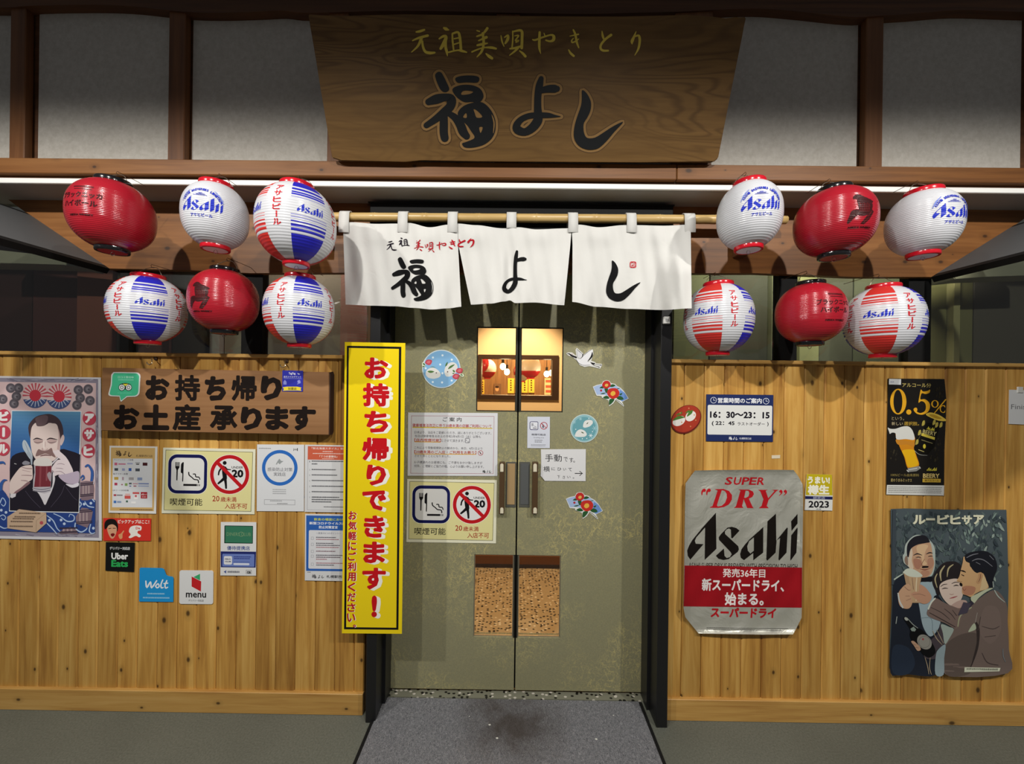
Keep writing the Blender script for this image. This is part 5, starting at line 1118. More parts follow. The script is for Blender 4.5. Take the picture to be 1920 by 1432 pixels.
# silver beer poster with curled edges
def silver(u, v, h):
    d0, d1 = u - 1282, 1506 - u; e0, e1 = v - 880, 1190 - v
    y = -.006 - .022 * math.exp(-max(d0, 0) / 7) - .022 * math.exp(-max(d1, 0) / 7) - .016 * math.exp(-max(e0, 0) / 7) - .022 * math.exp(-max(e1, 0) / 6)
    y += .0022 * math.sin(u * .05 + v * .02) + .0018 * math.sin(v * .06 - u * .03) + .0012 * math.sin(u * .13 + v * .09)
    return P(u, v, y - h)
def m_silver():
    m = mat('silver_foil', (.66, .655, .58), .42, metal=.55); t = NT(m)
    n = t.noise(t.coords((9, 9, 9)), 1, 3, .5, 1.5); t.bump(n, .6, .012); return m
ts = thing('poster', 'silver foil beer poster with black logo and red band, edges curling off the pine wall', 'poster', tuple(P(1394, 1190, -.004)))
A = Art(silver, 4e-5, 0)
A.poly([(1303, 882), (1340, 881), (1400, 880.5), (1460, 880.5), (1488, 881), (1497, 893), (1505, 908), (1506, 940), (1504.5, 1040), (1503.5, 1140), (1503, 1158), (1495, 1174), (1487, 1189), (1430, 1189.5), (1310, 1187.5), (1298, 1173), (1285, 1157), (1281.5, 1140), (1283, 1040), (1284.5, 940), (1285.5, 906), (1294, 894)], m_silver()); A.build('foil_sheet', ts, 5, 5)
A = Art(silver, 1e-5, 6e-4); k = K(1280, 940, 8.348)
for p, hs in LOGO:
    A = Art(silver, 1e-5, 6e-4); A.poly(k(*p), '#17120f', [k(*h) for h in hs]); A.build('logo_letter', ts, 5, 5)
A = Art(silver, 1e-5, 6e-4); RED = '#b81822'
k2 = K(1280, 880, 8.348)
A.poly(k2((500, 308), (640, 305), (725, 335), (772, 400), (770, 470), (725, 545), (650, 585), (560, 600), (430, 598), (428, 590), (468, 572), (548, 330)), RED, [k2((612, 322), (660, 335), (690, 380), (695, 440), (665, 520), (610, 568), (550, 580), (535, 560))])
A.poly(k2((875, 312), (1040, 315), (1100, 345), (1115, 385), (1090, 430), (1035, 455), (1090, 575), (1110, 605), (1010, 603), (955, 460), (930, 570), (950, 602), (800, 600), (835, 575), (905, 330)), RED, [k2((985, 330), (1030, 335), (1045, 370), (1030, 420), (985, 445), (962, 440))])
A.poly(k2((1180, 318), (1330, 318), (1300, 335), (1340, 450), (1440, 335), (1400, 318), (1500, 318), (1460, 345), (1345, 475), (1315, 570), (1350, 605), (1190, 605), (1235, 570), (1265, 465), (1215, 340)), RED)
for o in (0, 77): A.blob(k2((295 + o, 397), (293 + o, 350), (312 + o, 312), (345 + o, 300), (364 + o, 325), (348 + o, 350), (318 + o, 352), (308 + o, 397)), RED)
for o in (0, 70): A.blob(k2((1515 + o, 335), (1540 + o, 316), (1563 + o, 342), (1553 + o, 378), (1505 + o, 414), (1538 + o, 368), (1517 + o, 358)), RED)
for i, ch in enumerate('SUPER'):
    x = (660, 795, 925, 1040, 1165)[i]; q = k2((x + 8, 118 + i * 1.5), (x + 118, 240))
    A.text(ch, q[0][0], q[0][1], q[1][0], q[1][1], RED, .02, .22)
    for yy in (122, 236): pass
A.build('red_lettering', ts, 5, 5)['kind'] = 'stuff'
A = Art(silver, 1e-5, 6e-4)
A.text('ASAHI SUPER DRY IS BREWED WITH PRECISION TO HIGH', 1291, 1056, 1495, 1066, '#2a2520', 0, .1); A.text('スーパードライ', 1333, 1139, 1455, 1158, '#b81822', .045, .05)
A.lines(1325, 1177, 1480, 1183, 2, '#4a4a44', .4, .1); A.build('small_lettering', ts, 5, 5)['kind'] = 'stuff'
A = Art(silver, 1e-5, 9e-4)
A.poly([(1283.6, 1060), (1340, 1060.5), (1400, 1062), (1503.8, 1064), (1503.3, 1139), (1400, 1138), (1282, 1136.5)], '#a01620'); A.build('red_band', ts, 5, 5)
A = Art(silver, 1e-5, 1.2e-3)
A.text('発売36年目', 1355, 1066, 1435, 1082.5, '#f0e4e0', .02); A.text('新スーパードライ、', 1316, 1085, 1470, 1108.5, '#f4ecea', .035); A.text('始まる。', 1359, 1110.5, 1432, 1135, '#f4ecea', .035); A.build('white_lettering', ts, 5, 5)['kind'] = 'stuff'

# black and gold poster with beer glass
k = K(1655, 700, 6.223); f_ = lambda x0, y0, x1, y1: k((x0, y0))[0] + k((x1, y1))[0]
ts, A = sheet('poster', 'narrow black poster with golden numerals and a tilted beer glass on the pine wall', 'poster', k((65, 58), (722, 65), (745, 330), (720, 900), (715, 1425), (42, 1412), (52, 800)), YW, '#1d1a17', .0012, .4)
A.poly(k((50, 1300), (718, 1306), (714, 1424), (43, 1411)), '#dededa'); A.lines(*f_(65, 1322, 695, 1405), 4, '#8a8a86', .5, .02); A.poly(k((75, 62), (215, 66), (213, 132), (73, 128)), '#dfe2e4'); logo(A, *f_(88, 90, 132, 105), '#3c4a86')
for i in range(46):
    u, v = rs.choice(((130, 950), (640, 850), (600, 990), (660, 220), (630, 800))); u += rs.uniform(-42, 42); v += rs.uniform(-60, 60); r_ = rs.uniform(9, 17)
    A.blob(k((u, v - r_ * 1.3), (u + r_ * .8, v), (u, v + r_ * 1.1), (u - r_ * .8, v)), rs.choice(('#2b2720', '#322d22', '#3a3427', '#26221b')), n=3)
G = '#e2a726'; G2 = '#c9b56a'
A.text('アルコール分', *f_(228, 112, 565, 162), G2, .01)
A.poly(k(*arc(182, 328, 95, 150, 30)), G, [k(*arc(178, 328, 52, 137, 30))]); A.ell(*k((305, 450))[0], 4.8, G)
A.blob(k((445, 188), (470, 210), (520, 205), (552, 188), (545, 225), (500, 240), (455, 232), (440, 300), (490, 300), (540, 335), (552, 390), (530, 445), (470, 480), (400, 470), (362, 430), (368, 405), (395, 400), (405, 425), (400, 445), (440, 462), (490, 440), (505, 390), (490, 340), (450, 322), (418, 340), (430, 260)), G, n=4)
A.poly(k(*arc(610, 355, 44, 44, 22)), G, [k(*arc(610, 355, 26, 36, 22))]); A.stroke(k((735, 305, 14), (605, 460, 10)), G); A.poly(k(*arc(708, 415, 42, 45, 22, 60, 300)), G)
A.ell(*k((704, 415))[0], 4.2, '#1d1a17', ry=5.8)
A.text('という。', *f_(105, 505, 250, 545), '#b9a77a'); A.text('新しい', *f_(105, 565, 235, 605), '#c9b890'); A.text('選択肢。', *f_(248, 562, 425, 607), '#b8963c', .01)
A.blob(k((508, 470), (560, 455), (650, 480), (730, 530), (732, 555), (650, 550), (560, 515), (512, 488)), '#d8b84a'); A.blob(k((545, 480), (600, 480), (690, 525), (640, 530), (570, 505)), '#b08c2c')
A.poly(k((475, 640), (520, 575), (640, 585), (660, 640), (600, 860), (520, 950), (420, 930), (360, 880), (365, 840)), '#15130f'); A.stroke(k((360, 890, 7), (430, 945, 8), (520, 955, 5)), '#8a8a84'); A.stroke(k((478, 640, 4), (420, 760, 5), (365, 850, 4)), '#55524a')
logo(A, *f_(515, 622, 605, 665), '#e0d24a', .2); A.text('BEERY', *f_(470, 668, 625, 715), '#c7b878', .02, slope=.2); A.poly(k((455, 695), (610, 745), (605, 775), (450, 725)), '#d6c24c'); A.stroke(k((455, 775, 8), (580, 815, 8)), '#8a8256'); A.ell(*k((487, 850))[0], 2.6, '#d8c640', ry=4.4); A.stroke(k((420, 890, 8), (480, 912, 8)), '#b8ac6a')
for x, y in ((430, 690), (400, 800), (475, 580), (600, 570), (630, 600), (680, 600)): A.blob(k((x - 18, y + 30), (x - 8, y - 22), (x + 16, y - 30), (x + 14, y + 16)), '#b3a34c')
A.blob(k((155, 700), (250, 690), (370, 735), (372, 820), (365, 880), (395, 960), (425, 1070), (360, 1100), (290, 1100), (250, 970), (200, 860), (165, 760)), '#d48a1e')
A.blob(k((160, 765), (300, 790), (370, 800), (360, 860), (290, 830), (180, 830)), '#c9852a'); A.blob(k((230, 900), (360, 890), (385, 960), (412, 1065), (300, 1090), (265, 990)), '#e8b41c')
A.blob(k((60, 632), (90, 645), (150, 645), (230, 620), (300, 618), (345, 660), (372, 740), (360, 775), (270, 765), (165, 768), (150, 700), (110, 690), (85, 705), (75, 680)), '#dcdcd6')
A.poly(k((290, 1105), (420, 1080), (445, 1105), (395, 1140), (300, 1150)), '#8a8a86'); A.stroke(k((300, 1125, 6), (400, 1105, 7)), '#e0e0dc'); A.stroke(k((285, 1130, 12), (300, 1145, 12)), '#c8c8c4'); A.stroke(k((430, 1090, 10), (440, 1105, 10)), '#c8c8c4')
logo(A, *f_(515, 1095, 632, 1138), '#e6d64e'); A.text('100%ビール由来原料', *f_(95, 1168, 425, 1202), '#8f7f4a', .01); A.text('麦のうまみミックス', *f_(95, 1225, 340, 1265), '#b8a468', .01); A.text('BEERY', *f_(470, 1168, 662, 1220), '#dcc27a', .03); A.rect(*f_(465, 1228, 678, 1270), '#c9a640'); A.text('微アルコール', *f_(490, 1236, 655, 1262), '#4a3a14', .01)
A.build('print', ts)['kind'] = 'stuff'

# drinking trio poster
def trio(u, v, h): return P(u, v, YW - .001 - .0022 * (1 + math.sin(v * .028 + u * .012)) - .006 * max(0, (v - 1235) / 30) ** 2 * (1 if 1 else 0) - h)
ts = thing('poster', 'dark painted poster of two men and a woman raising beer glasses, lower right wall', 'poster', tuple(P(1778, 1265, -.003)))
A = Art(trio, 4e-5, 0)
A.poly([(1670, 954), (1700, 953), (1780, 955), (1887, 955.5), (1889, 1010), (1891, 1100), (1889, 1180), (1889, 1240), (1885, 1254), (1884, 1264.5), (1800, 1264), (1720, 1262), (1672, 1261), (1667.5, 1252), (1668.5, 1200), (1672, 1130), (1671, 1050)], '#525d62'); A.build('sheet', ts, 10, 6)
A = Art(trio, 2e-6, 2e-4); O = K(1620, 940, 3.977); ZA, ZB, ZC = K(1665, 950, 7.958), K(1775, 1020, 7.958), K(1665, 1120, 8.348)
for i in range(520):
    x, y = rs.uniform(232, 1022), rs.uniform(75, 640); l = rs.uniform(18, 46); a = rs.uniform(-1.3, 1.3); right = (x - 600) / 450 + (400 - y) / 900 > .45
    A.stroke(O((x, y, 7), (x + l * math.sin(a) * .5, y + l * .5, rs.uniform(13, 24)), (x + l * math.sin(a), y + l, 5)), rs.choice(('#4f5d60', '#586766', '#3c464c', '#647371', '#465357', '#424e53', '#39434a')) if not right or rs.random() < .5 else rs.choice(('#6c7d7b', '#879a92', '#9caba2', '#3f4a4c', '#55625f')), n=2)
A.poly(O((205, 620), (215, 60), (240, 60), (235, 620)), '#434c54'); A.build('foliage_print', ts, 10, 6)['kind'] = 'stuff'
A = Art(trio, 1e-5, 3.6e-3)
for ch, x0, x1, y0, y1 in (('ル', 365, 460, 100, 170), ('ー', 462, 530, 124, 141), ('ビ', 545, 637, 98, 170), ('ヒ', 642, 722, 102, 170), ('サ', 728, 806, 104, 172), ('ア', 815, 895, 100, 170)): q = O((x0, y0), (x1, y1)); A = Art(trio, 1e-5, 3.6e-3); A.text(ch, *q[0], *q[1], '#eae8cc', .05); A.build('title_character', ts, 10, 6)
A = Art(trio, 2.5e-5, 3.6e-3)
NAVY, SKA, HAIR, LB, JK = '#232833', '#c79f80', '#24232a', '#9fb2ba', '#75665f'
A.blob(O((225, 600), (300, 540), (340, 560), (430, 600), (530, 620), (560, 760), (540, 900), (560, 1100), (545, 1292), (300, 1285), (198, 1278), (205, 1000), (215, 760)), NAVY, n=4)
A.blob(O((425, 600), (510, 598), (535, 680), (560, 760), (570, 900), (540, 970), (490, 1005), (440, 930), (415, 800), (400, 690)), LB); A.stroke(O((420, 870, 3), (500, 872, 3), (510, 960, 3)), '#5c6c74'); A.blob(O((220, 1080), (330, 1090), (380, 1200), (330, 1285), (215, 1275)), '#2a3444')
A.blob(ZA((243, 690), (262, 560), (370, 440), (480, 420), (600, 475), (690, 590), (705, 740), (690, 940), (620, 1050), (420, 1000), (300, 890), (235, 830), (220, 730)), '#b4bfb8')
A.blob(ZA((262, 740), (290, 740), (298, 870), (262, 850), (245, 790)), '#8f7868')
A.blob(ZA((305, 780), (330, 660), (370, 600), (460, 552), (610, 528), (650, 600), (668, 740), (690, 830), (672, 930), (640, 1005), (580, 1048), (500, 1052), (400, 970), (330, 925), (300, 860)), SKA)
A.blob(ZA((300, 860), (318, 720), (350, 620), (368, 700), (355, 800), (380, 910), (335, 930)), '#d8c6b0'); A.blob(ZA((430, 590), (520, 560), (600, 580), (560, 660), (540, 780), (580, 850), (520, 870), (500, 760), (440, 680)), '#dcba94'); A.blob(ZA((380, 780), (480, 790), (500, 860), (460, 930), (400, 900)), '#b07e68'); A.blob(ZA((590, 790), (660, 760), (680, 850), (640, 920), (600, 890)), '#b58870'); A.blob(ZA((500, 960), (600, 950), (620, 1000), (560, 1045), (500, 1040)), '#b98a70')
A.blob(ZA((283, 715), (290, 565), (365, 465), (460, 428), (560, 432), (625, 520), (560, 540), (450, 562), (370, 602), (330, 650), (308, 748)), HAIR)
for st, c in (([(382, 722, 9), (440, 700, 18), (508, 722, 7)], HAIR), ([(572, 705, 8), (620, 684, 18), (668, 692, 7)], HAIR), ([(412, 758, 6), (450, 750, 14), (495, 758, 7)], '#4a3630'), ([(598, 742, 6), (635, 734, 16), (668, 738, 6)], '#4a3630'), ([(545, 780, 7), (500, 868, 9), (560, 884, 7)], '#8c6450'), ([(475, 925, 5), (550, 938, 14), (625, 920, 5)], '#8a4a40'), ([(440, 764, 5), (462, 764, 5)], '#efe4d4')): A.stroke(ZA(*st), c)
A.blob(ZA((505, 892), (550, 880), (602, 886), (600, 906), (550, 912), (515, 912)), '#231c1c')
A.blob(ZA((488, 1115), (495, 1065), (560, 1052), (652, 1040), (656, 1112), (570, 1120)), '#1a1a20'); A.stroke(ZA((95, 1082, 20), (165, 1035, 18), (235, 992, 10)), '#bcc8bc')
A.blob(ZA((480, 1140), (560, 1120), (640, 1130), (690, 1230), (712, 1350), (640, 1440), (560, 1300)), LB)
# the woman
A.blob(O((508, 590), (540, 512), (600, 455), (680, 448), (728, 485), (735, 560), (700, 600), (640, 590), (575, 610), (560, 700), (530, 660)), '#2b2628')
for st in ([(575, 590, 6), (570, 530, 14), (600, 480, 8)], [(545, 640, 5), (530, 580, 10), (545, 540, 6)], [(620, 560, 5), (630, 500, 12), (665, 470, 6)]): A.stroke(O(*st), '#b8ac84')
A.blob(O((562, 640), (580, 605), (640, 580), (700, 578), (735, 620), (738, 690), (716, 745), (685, 778), (650, 778), (608, 745), (575, 695)), '#dcc8ba')
A.blob(O((650, 775), (720, 735), (770, 750), (745, 830), (690, 850), (655, 815)), '#bfa398'); A.blob(O((600, 760), (650, 800), (690, 850), (640, 860), (560, 800), (520, 720), (550, 700)), '#20222a')
for st, c in (([(572, 634, 4), (592, 620, 6), (620, 616, 4)], '#3a3030'), ([(655, 612, 4), (680, 602, 6), (710, 604, 3)], '#3a3030'), ([(582, 652, 4), (602, 646, 8), (625, 648, 4)], '#403634'), ([(668, 630, 4), (688, 624, 9), (705, 628, 4)], '#403634'), ([(640, 690, 4), (652, 694, 5), (668, 690, 4)], '#b08c80'), ([(640, 722, 4), (668, 715, 10), (695, 706, 4)], '#a85c5e')): A.stroke(O(*st), c)
# right-hand man
A.blob(O((972, 660), (1060, 755), (1072, 900), (1080, 1100), (1072, 1280), (610, 1290), (598, 1080), (660, 980), (690, 890), (760, 800), (830, 745)), JK, n=4)
A.blob(O((605, 1090), (700, 1000), (830, 980), (850, 1060), (800, 1200), (780, 1288), (612, 1290)), '#5f534d'); A.blob(O((900, 790), (1000, 800), (1020, 960), (940, 1060), (860, 960)), '#7b6b64'); A.blob(O((830, 900), (862, 950), (850, 1100), (790, 1250), (840, 1050)), '#3a3230')
A.blob(O((478, 800), (530, 722), (600, 755), (700, 795), (730, 800), (700, 945), (600, 905), (480, 855)), '#7d6a63', n=4)
for st in ([(500, 790, 4), (580, 830, 6), (640, 880, 4)], [(600, 800, 4), (650, 840, 6), (680, 880, 4)], [(490, 830, 6), (600, 890, 8), (680, 935, 6)], [(660, 810, 4), (690, 850, 6)]): A.stroke(O(*st), '#453a38')
A.stroke(O((480, 800, 12), (500, 755, 12), (530, 722, 10)), '#d8dccf'); A.blob(O((778, 968), (820, 908), (836, 948), (800, 968)), '#b7c0a6'); A.stroke(O((700, 930, 8), (720, 850, 10), (800, 790, 8)), '#a8a888'); A.stroke(O((845, 830, 4), (830, 900, 5)), '#a09890')
for st in ([(880, 930, 4), (960, 950, 6), (1010, 930, 4)], [(900, 1010, 4), (980, 1000, 5)], [(880, 1130, 5), (920, 1200, 8), (1000, 1220, 6)], [(870, 700 + 160, 4), (850, 960, 6)]): A.stroke(O(*st), '#4c413f')
A.blob(ZB((258, 185), (240, 270), (215, 370), (188, 480), (152, 548), (200, 572), (232, 620), (228, 700), (240, 742), (300, 764), (370, 788), (420, 745), (500, 702), (622, 652), (600, 560), (560, 450), (480, 415), (420, 390), (350, 330), (335, 250)), '#d2aa7c')
A.blob(ZB((240, 640), (330, 620), (430, 650), (400, 740), (320, 765), (250, 735)), '#b98468'); A.blob(ZB((520, 430), (580, 520), (612, 640), (500, 690), (520, 580)), '#d8bf92')
A.blob(ZB((272, 178), (330, 130), (450, 103), (580, 103), (692, 168), (742, 260), (752, 370), (712, 480), (692, 560), (690, 645), (640, 622), (600, 560), (565, 470), (520, 408), (450, 430), (380, 372), (348, 290), (285, 252)), '#202128')
for st in ([(300, 200, 10), (380, 160, 14), (470, 140, 8)], [(380, 250, 8), (460, 220, 14), (560, 240, 12), (680, 330, 8)], [(440, 270, 8), (500, 300, 8)], [(640, 170, 8), (700, 230, 8)]): A.stroke(ZB(*st), '#7f8088')
A.blob(ZB((475, 440), (515, 418), (540, 470), (512, 560), (470, 592), (440, 565), (468, 500)), '#c4996f'); A.stroke(ZB((505, 450, 10), (500, 510, 12), (475, 560, 8)), '#8a6650')
for st, c in (([(205, 392, 10), (250, 402, 22), (288, 420, 7)], '#1c1a1e'), ([(222, 455, 10), (255, 470, 16)], '#3a2a24'), ([(160, 545, 5), (225, 560, 8)], '#9a7454'), ([(235, 650, 8), (262, 690, 9), (290, 660, 6)], '#94604c')): A.stroke(ZB(*st), c)
A.blob(ZB((200, 572), (232, 590), (232, 628), (196, 612)), '#1c1716'); A.blob(ZB((360, 797), (450, 742), (600, 668), (692, 656), (580, 720), (480, 800), (402, 884)), '#c3c9ac')
A.poly(ZB((292, 900), (370, 842), (412, 882), (300, 990), (215, 1045), (205, 1000)), '#3a3642'); A.stroke(ZB((715, 690, 14), (770, 780, 16), (868, 865, 8)), '#b0bcb4'); A.stroke(ZB((690, 560, 10), (700, 640, 14)), '#b0bcb4')
# glasses, hands, bottle
A.poly(ZA((235, 990), (330, 1000), (325, 1190), (270, 1160)), '#b39474'); A.poly(ZA((305, 1030), (500, 1040), (470, 1190), (478, 1432), (355, 1432), (335, 1190)), '#c2a27e'); A.stroke(ZA((430, 1060, 14), (420, 1200, 16), (420, 1400, 12)), '#e0cfae'); A.stroke(ZA((360, 1060, 8), (380, 1230, 10)), '#8a6a56')
A.blob(ZA((222, 975), (290, 920), (390, 935), (500, 1005), (505, 1040), (420, 1050), (310, 1035), (240, 992)), '#d0d6c6')
A.blob(ZA((150, 1310), (215, 1200), (290, 1148), (335, 1180), (345, 1290), (360, 1440), (300, 1520), (180, 1480)), '#c9a182'); A.blob(ZA((470, 1160), (560, 1205), (650, 1340), (600, 1432), (500, 1440), (385, 1350), (345, 1300), (400, 1265), (460, 1260)), '#c39478')
for st in ([(245, 1190, 8), (300, 1240, 10), (340, 1240, 6)], [(260, 1330, 6), (320, 1330, 8)], [(270, 1400, 6), (340, 1370, 8)], [(370, 1310, 6), (470, 1300, 8), (560, 1330, 6)]): A.stroke(ZA(*st), '#94705c')
A.stroke(ZA((150, 1290, 18), (170, 1400, 22), (220, 1500, 24)), '#ccd0cc')
A.poly(O((742, 750), (800, 760), (770, 830), (700, 850)), '#4c4654')
A.blob(ZC((820, 410), (860, 560), (880, 740), (760, 830), (740, 960), (560, 930), (640, 700), (780, 560)), '#4a4248', n=4); A.blob(ZC((830, 420), (960, 460), (1030, 500), (960, 640), (890, 730), (860, 560)), '#a3b0a8', n=4); A.blob(ZC((900, 740), (800, 800), (750, 900), (742, 1200), (870, 1205), (880, 950)), '#93a4aa', n=4)
for st in ([(700, 520, 8), (760, 640, 14), (850, 740, 6)], [(760, 500, 6), (820, 620, 12), (870, 720, 6)], [(580, 940, 8), (620, 1080, 12), (640, 1200, 8)], [(660, 940, 8), (650, 1100, 12), (680, 1205, 8)]): A.stroke(ZC(*st), '#a8987f')
A.blob(ZC((245, 320), (290, 300), (330, 330), (380, 400), (460, 470), (540, 510), (620, 610), (720, 760), (740, 870), (650, 940), (560, 900), (480, 800), (380, 680), (345, 590), (350, 500), (290, 400)), '#121214', n=4); A.stroke(ZC((300, 320, 10), (390, 420, 12), (470, 480, 8)), '#9aa29c'); A.poly(ZC((350, 490), (400, 455), (440, 500), (420, 530), (370, 525)), '#8e9c94'); A.ell(*ZC((285, 335))[0], 4, '#b0b4ac', ry=2.6, rot=45); A.ell(*ZC((570, 695))[0], 15.5, '#97948c', ry=12, rot=48); A.ring(*ZC((570, 695))[0], 11, .7, '#6a6862', 24); A.ell(*ZC((548, 652))[0], 2, '#a04a50', n=10)
A.blob(ZC((362, 690), (400, 680), (450, 720), (500, 770), (510, 820), (460, 832), (410, 760)), '#bf9a80'); A.stroke(ZC((390, 730, 6), (440, 745, 6)), '#8a6a58'); A.stroke(ZC((430, 775, 6), (480, 790, 6)), '#8a6a58')
A.stroke(ZC((140, 300, 12), (125, 405, 12)), '#a8b0ac'); A.stroke(ZC((1800, 800, 8), (1805, 920, 10), (1840, 1010, 6)), '#7f8c94')
A.poly(O((750, 1235), (1018, 1240), (1010, 1266), (748, 1272)), '#d6d8c2'); A.lines(*O((765, 1243))[0], *O((1000, 1262))[0], 1, '#7c8070', .8, 0)
A.build('figures', ts, 10, 6)['kind'] = 'stuff'

# ---- right wall small things
k = K(1320, 735, 14.22); f_ = lambda x0, y0, x1, y1: k((x0, y0))[0] + k((x1, y1))[0]
ts, A = sheet('opening_hours_sign', 'navy and white opening hours sign on the pine wall right of the door', 'sign', k((65, 58), (1850, 75), (1838, 1325), (58, 1305)), YW, '#1f2c5e', .002)
A.rect(*f_(95, 350, 1815, 1140), '#e3e4e2', 2.5); A.build('white_panel', ts)
A = Art(on_plane(YW), h0=4e-4)
for x, y in ((255, 215), (1655, 240)): A.ring(*k((x, y))[0], 5.9, .9, '#dfe4f0', 24); A.stroke(k((x, y - 50, 14), (x, y + 5, 14), (x + 45, y + 5, 14)), '#dfe4f0', n=1)
A.text('営業時間のご案内', *f_(368, 155, 1540, 298), '#eef0f6', .025); A.text('16：30～23：15', *f_(160, 520, 1750, 695), '#1a1722', .04); A.text('( 22：45', *f_(208, 775, 815, 905), '#1a1722', .03); A.text('ラストオーダー', *f_(895, 800, 1620, 892), '#3a3640', .012); A.text(')', *f_(1685, 795, 1722, 915), '#1a1722', .03)
fuku(A, '#eef0f6', f_(655, 1185, 750, 1275)); yo(A, '#eef0f6', f_(770, 1190, 830, 1268)); shi(A, '#eef0f6', f_(845, 1200, 905, 1275)); A.text('札幌駅西口店', *f_(945, 1208, 1262, 1262), '#dfe4f0', .01); A.build('lettering', ts)['kind'] = 'stuff'
k = K(1240, 680, 2.5575); f_ = lambda x0, y0, x1, y1: k((x0, y0))[0] + k((x1, y1))[0]
def rotell(cx, cy, rx, ry, rot, n=32): q = math.radians(rot); return [(cx + a * math.cos(q) - b * math.sin(q), cy + a * math.sin(q) + b * math.cos(q)) for a, b in arc(0, 0, rx, ry, n)]
ts, A = sheet('sticker', 'oval brick-red plate sticker with two white rabbits beside the opening hours sign', 'sticker', rotell(1286.5, 786, 30.5, 24.5, -38), YW, '#6a1d16', .001)
A.poly(rotell(1286.5, 785, 28.8, 22.6, -38), '#a93a28'); A.poly(rotell(1273, 789, 12.5, 8.6, -28), '#e6e2dc'); A.poly(rotell(1295, 780, 11, 8.4, -42), '#e6e2dc')
for st in ([(58, 275, 6), (85, 262, 16), (110, 262, 4)], [(75, 250, 6), (95, 240, 10)], [(125, 255, 6), (140, 238, 16), (150, 228, 4)], [(118, 240, 4), (132, 232, 10)]): A.stroke(k(*st), '#4f7a34')
for x, y in ((98, 285), (158, 250), (90, 240), (132, 218), (140, 305), (165, 275)): A.ell(*k((x, y))[0], 1.3, '#d08a5a', n=8)
A.build('print', ts)['kind'] = 'stuff'
ts, A = sheet('sticker', 'small yellow and white certificate sticker dated 2023 right of the silver poster', 'sticker', k((697, 533), (818, 536), (822, 640), (820, 709), (687, 706), (690, 640)), YW, '#e4e4e0', .001)
A.poly(k((697, 533), (818, 536), (821, 636), (693, 634)), '#c8b41e'); A.text('うまい!', *f_(702, 545, 808, 580), '#f6f4e4', .05); A.text('樽生', *f_(702, 585, 806, 632), '#f6f4e4', .05); A.poly(k((690, 639), (821, 642), (821, 656), (690, 653)), '#23265a'); A.text('認定店', *f_(728, 642, 785, 653), '#cfd2ea'); A.text('2023', *f_(706, 662, 804, 695), '#1c1b20', .03); logo(A, *f_(742, 698, 766, 704), '#333333'); A.build('print', ts)['kind'] = 'stuff'
ts, A = sheet('hanging_card', 'small white hanging card cut off by the right edge, on the pine wall', 'card', [(1892.5, 730.5), (1940, 731.5), (1939.5, 796.5), (1891.5, 794.5)], YW, '#dedfe0', .0015)
A.text('Finish', 1896, 758, 1931, 767, '#77777a'); A.build('lettering', ts)['kind'] = 'stuff'
pbox('clip', 1909, 725, 1919, 736, YW - .004, .006, mat('clip_plastic', (.7, .7, .66), .4), ts, .001)
o = prism('tape_scrap', [P(u, v, -.0012) for u, v in ((1447, 853.5), (1463, 853), (1462.5, 859), (1447, 859.5))], (0, .001, 0), mat('tape', (.75, .66, .5), .3)); tag(o, 'scrap of clear tape left on the pine planks above the silver poster', 'tape')

# ------------------------------------------------------------ on the door
k = K(755, 765, 10.378); f_ = lambda x0, y0, x1, y1: k((x0, y0))[0] + k((x1, y1))[0]
ts, A = sheet('guidance_notice', 'white printed guidance sheet with red heading lines on the left door leaf', 'notice', k((105, 85), (1850, 95), (1842, 1320), (95, 1315)), YDS, '#dedfe3')
A.poly(k((170, 145), (1782, 158), (1765, 1278), (152, 1270)), '#a86a78', [k((176, 152), (1775, 165), (1758, 1271), (159, 1263))])
A.text('ご 案 内', *f_(780, 178, 1145, 262), KURO, .01); A.poly(k((190, 362), (1745, 385), (1745, 402), (190, 382)), '#d6bc3a'); A.text('健康増進法改正に伴う20歳未満の店舗ご利用について', *f_(190, 308, 1730, 375), '#b04046', .015)
DK = '#504c54'
for tx, q, c, b in (('日頃より、当店をご愛顧いただき、誠にありがとうございます。', (230, 452, 1725, 505), DK, 0), ('当店は健康増進法改正の令和2年4月1日（水）以降も', (235, 522, 1520, 575), DK, 0), ('とさせて頂きます。', (755, 608, 1200, 660), DK, 0), ('これにより受動喫煙防止の観点から、本日、4月1日より', (228, 752, 1550, 802), DK, 0), ('させて頂くことになりました。', (230, 910, 930, 955), DK, 0), ('お子様連れのお客様にも、ご不便をおかけ致しますが', (222, 1032, 1550, 1085), DK, 0), ('何卒、ご理解とご協力の程、心よりお願い申し上げます。', (222, 1105, 1580, 1160), DK, 0)): A.text(tx, *f_(*q), c, b)
A.poly(k((232, 645), (738, 652), (738, 668), (232, 660)), '#dca83a'); A.text('【店内喫煙可能】', *f_(228, 592, 745, 655), '#b5442a', .015); A.poly(k((232, 885), (1425, 892), (1425, 906), (232, 900)), '#dca83a'); A.text('【20歳未満のご入店・ご利用をお断り】', *f_(228, 825, 1432, 888), '#b5442a', .015)
A.frame(*f_(1215, 582, 1305, 678), .8, '#444450', 2); A.stroke(k((1240, 610, 8), (1242, 640, 8)), DK); A.stroke(k((1262, 655, 8), (1292, 655, 8)), DK); A.ring(*k((1515, 872))[0], 4.9, .8, '#b0343c', 20); A.stroke(k((1485, 845, 8), (1545, 900, 8)), '#b0343c'); A.stroke(k((1505, 850, 10), (1512, 895, 10)), KURO)
fuku(A, KURO, f_(1550, 1205, 1612, 1262)); yo(A, KURO, f_(1632, 1205, 1668, 1255)); shi(A, KURO, f_(1682, 1205, 1728, 1262)); A.build('print', ts)['kind'] = 'stuff'
k = K(980, 770, 10.23); f_ = lambda x0, y0, x1, y1: k((x0, y0))[0] + k((x1, y1))[0]
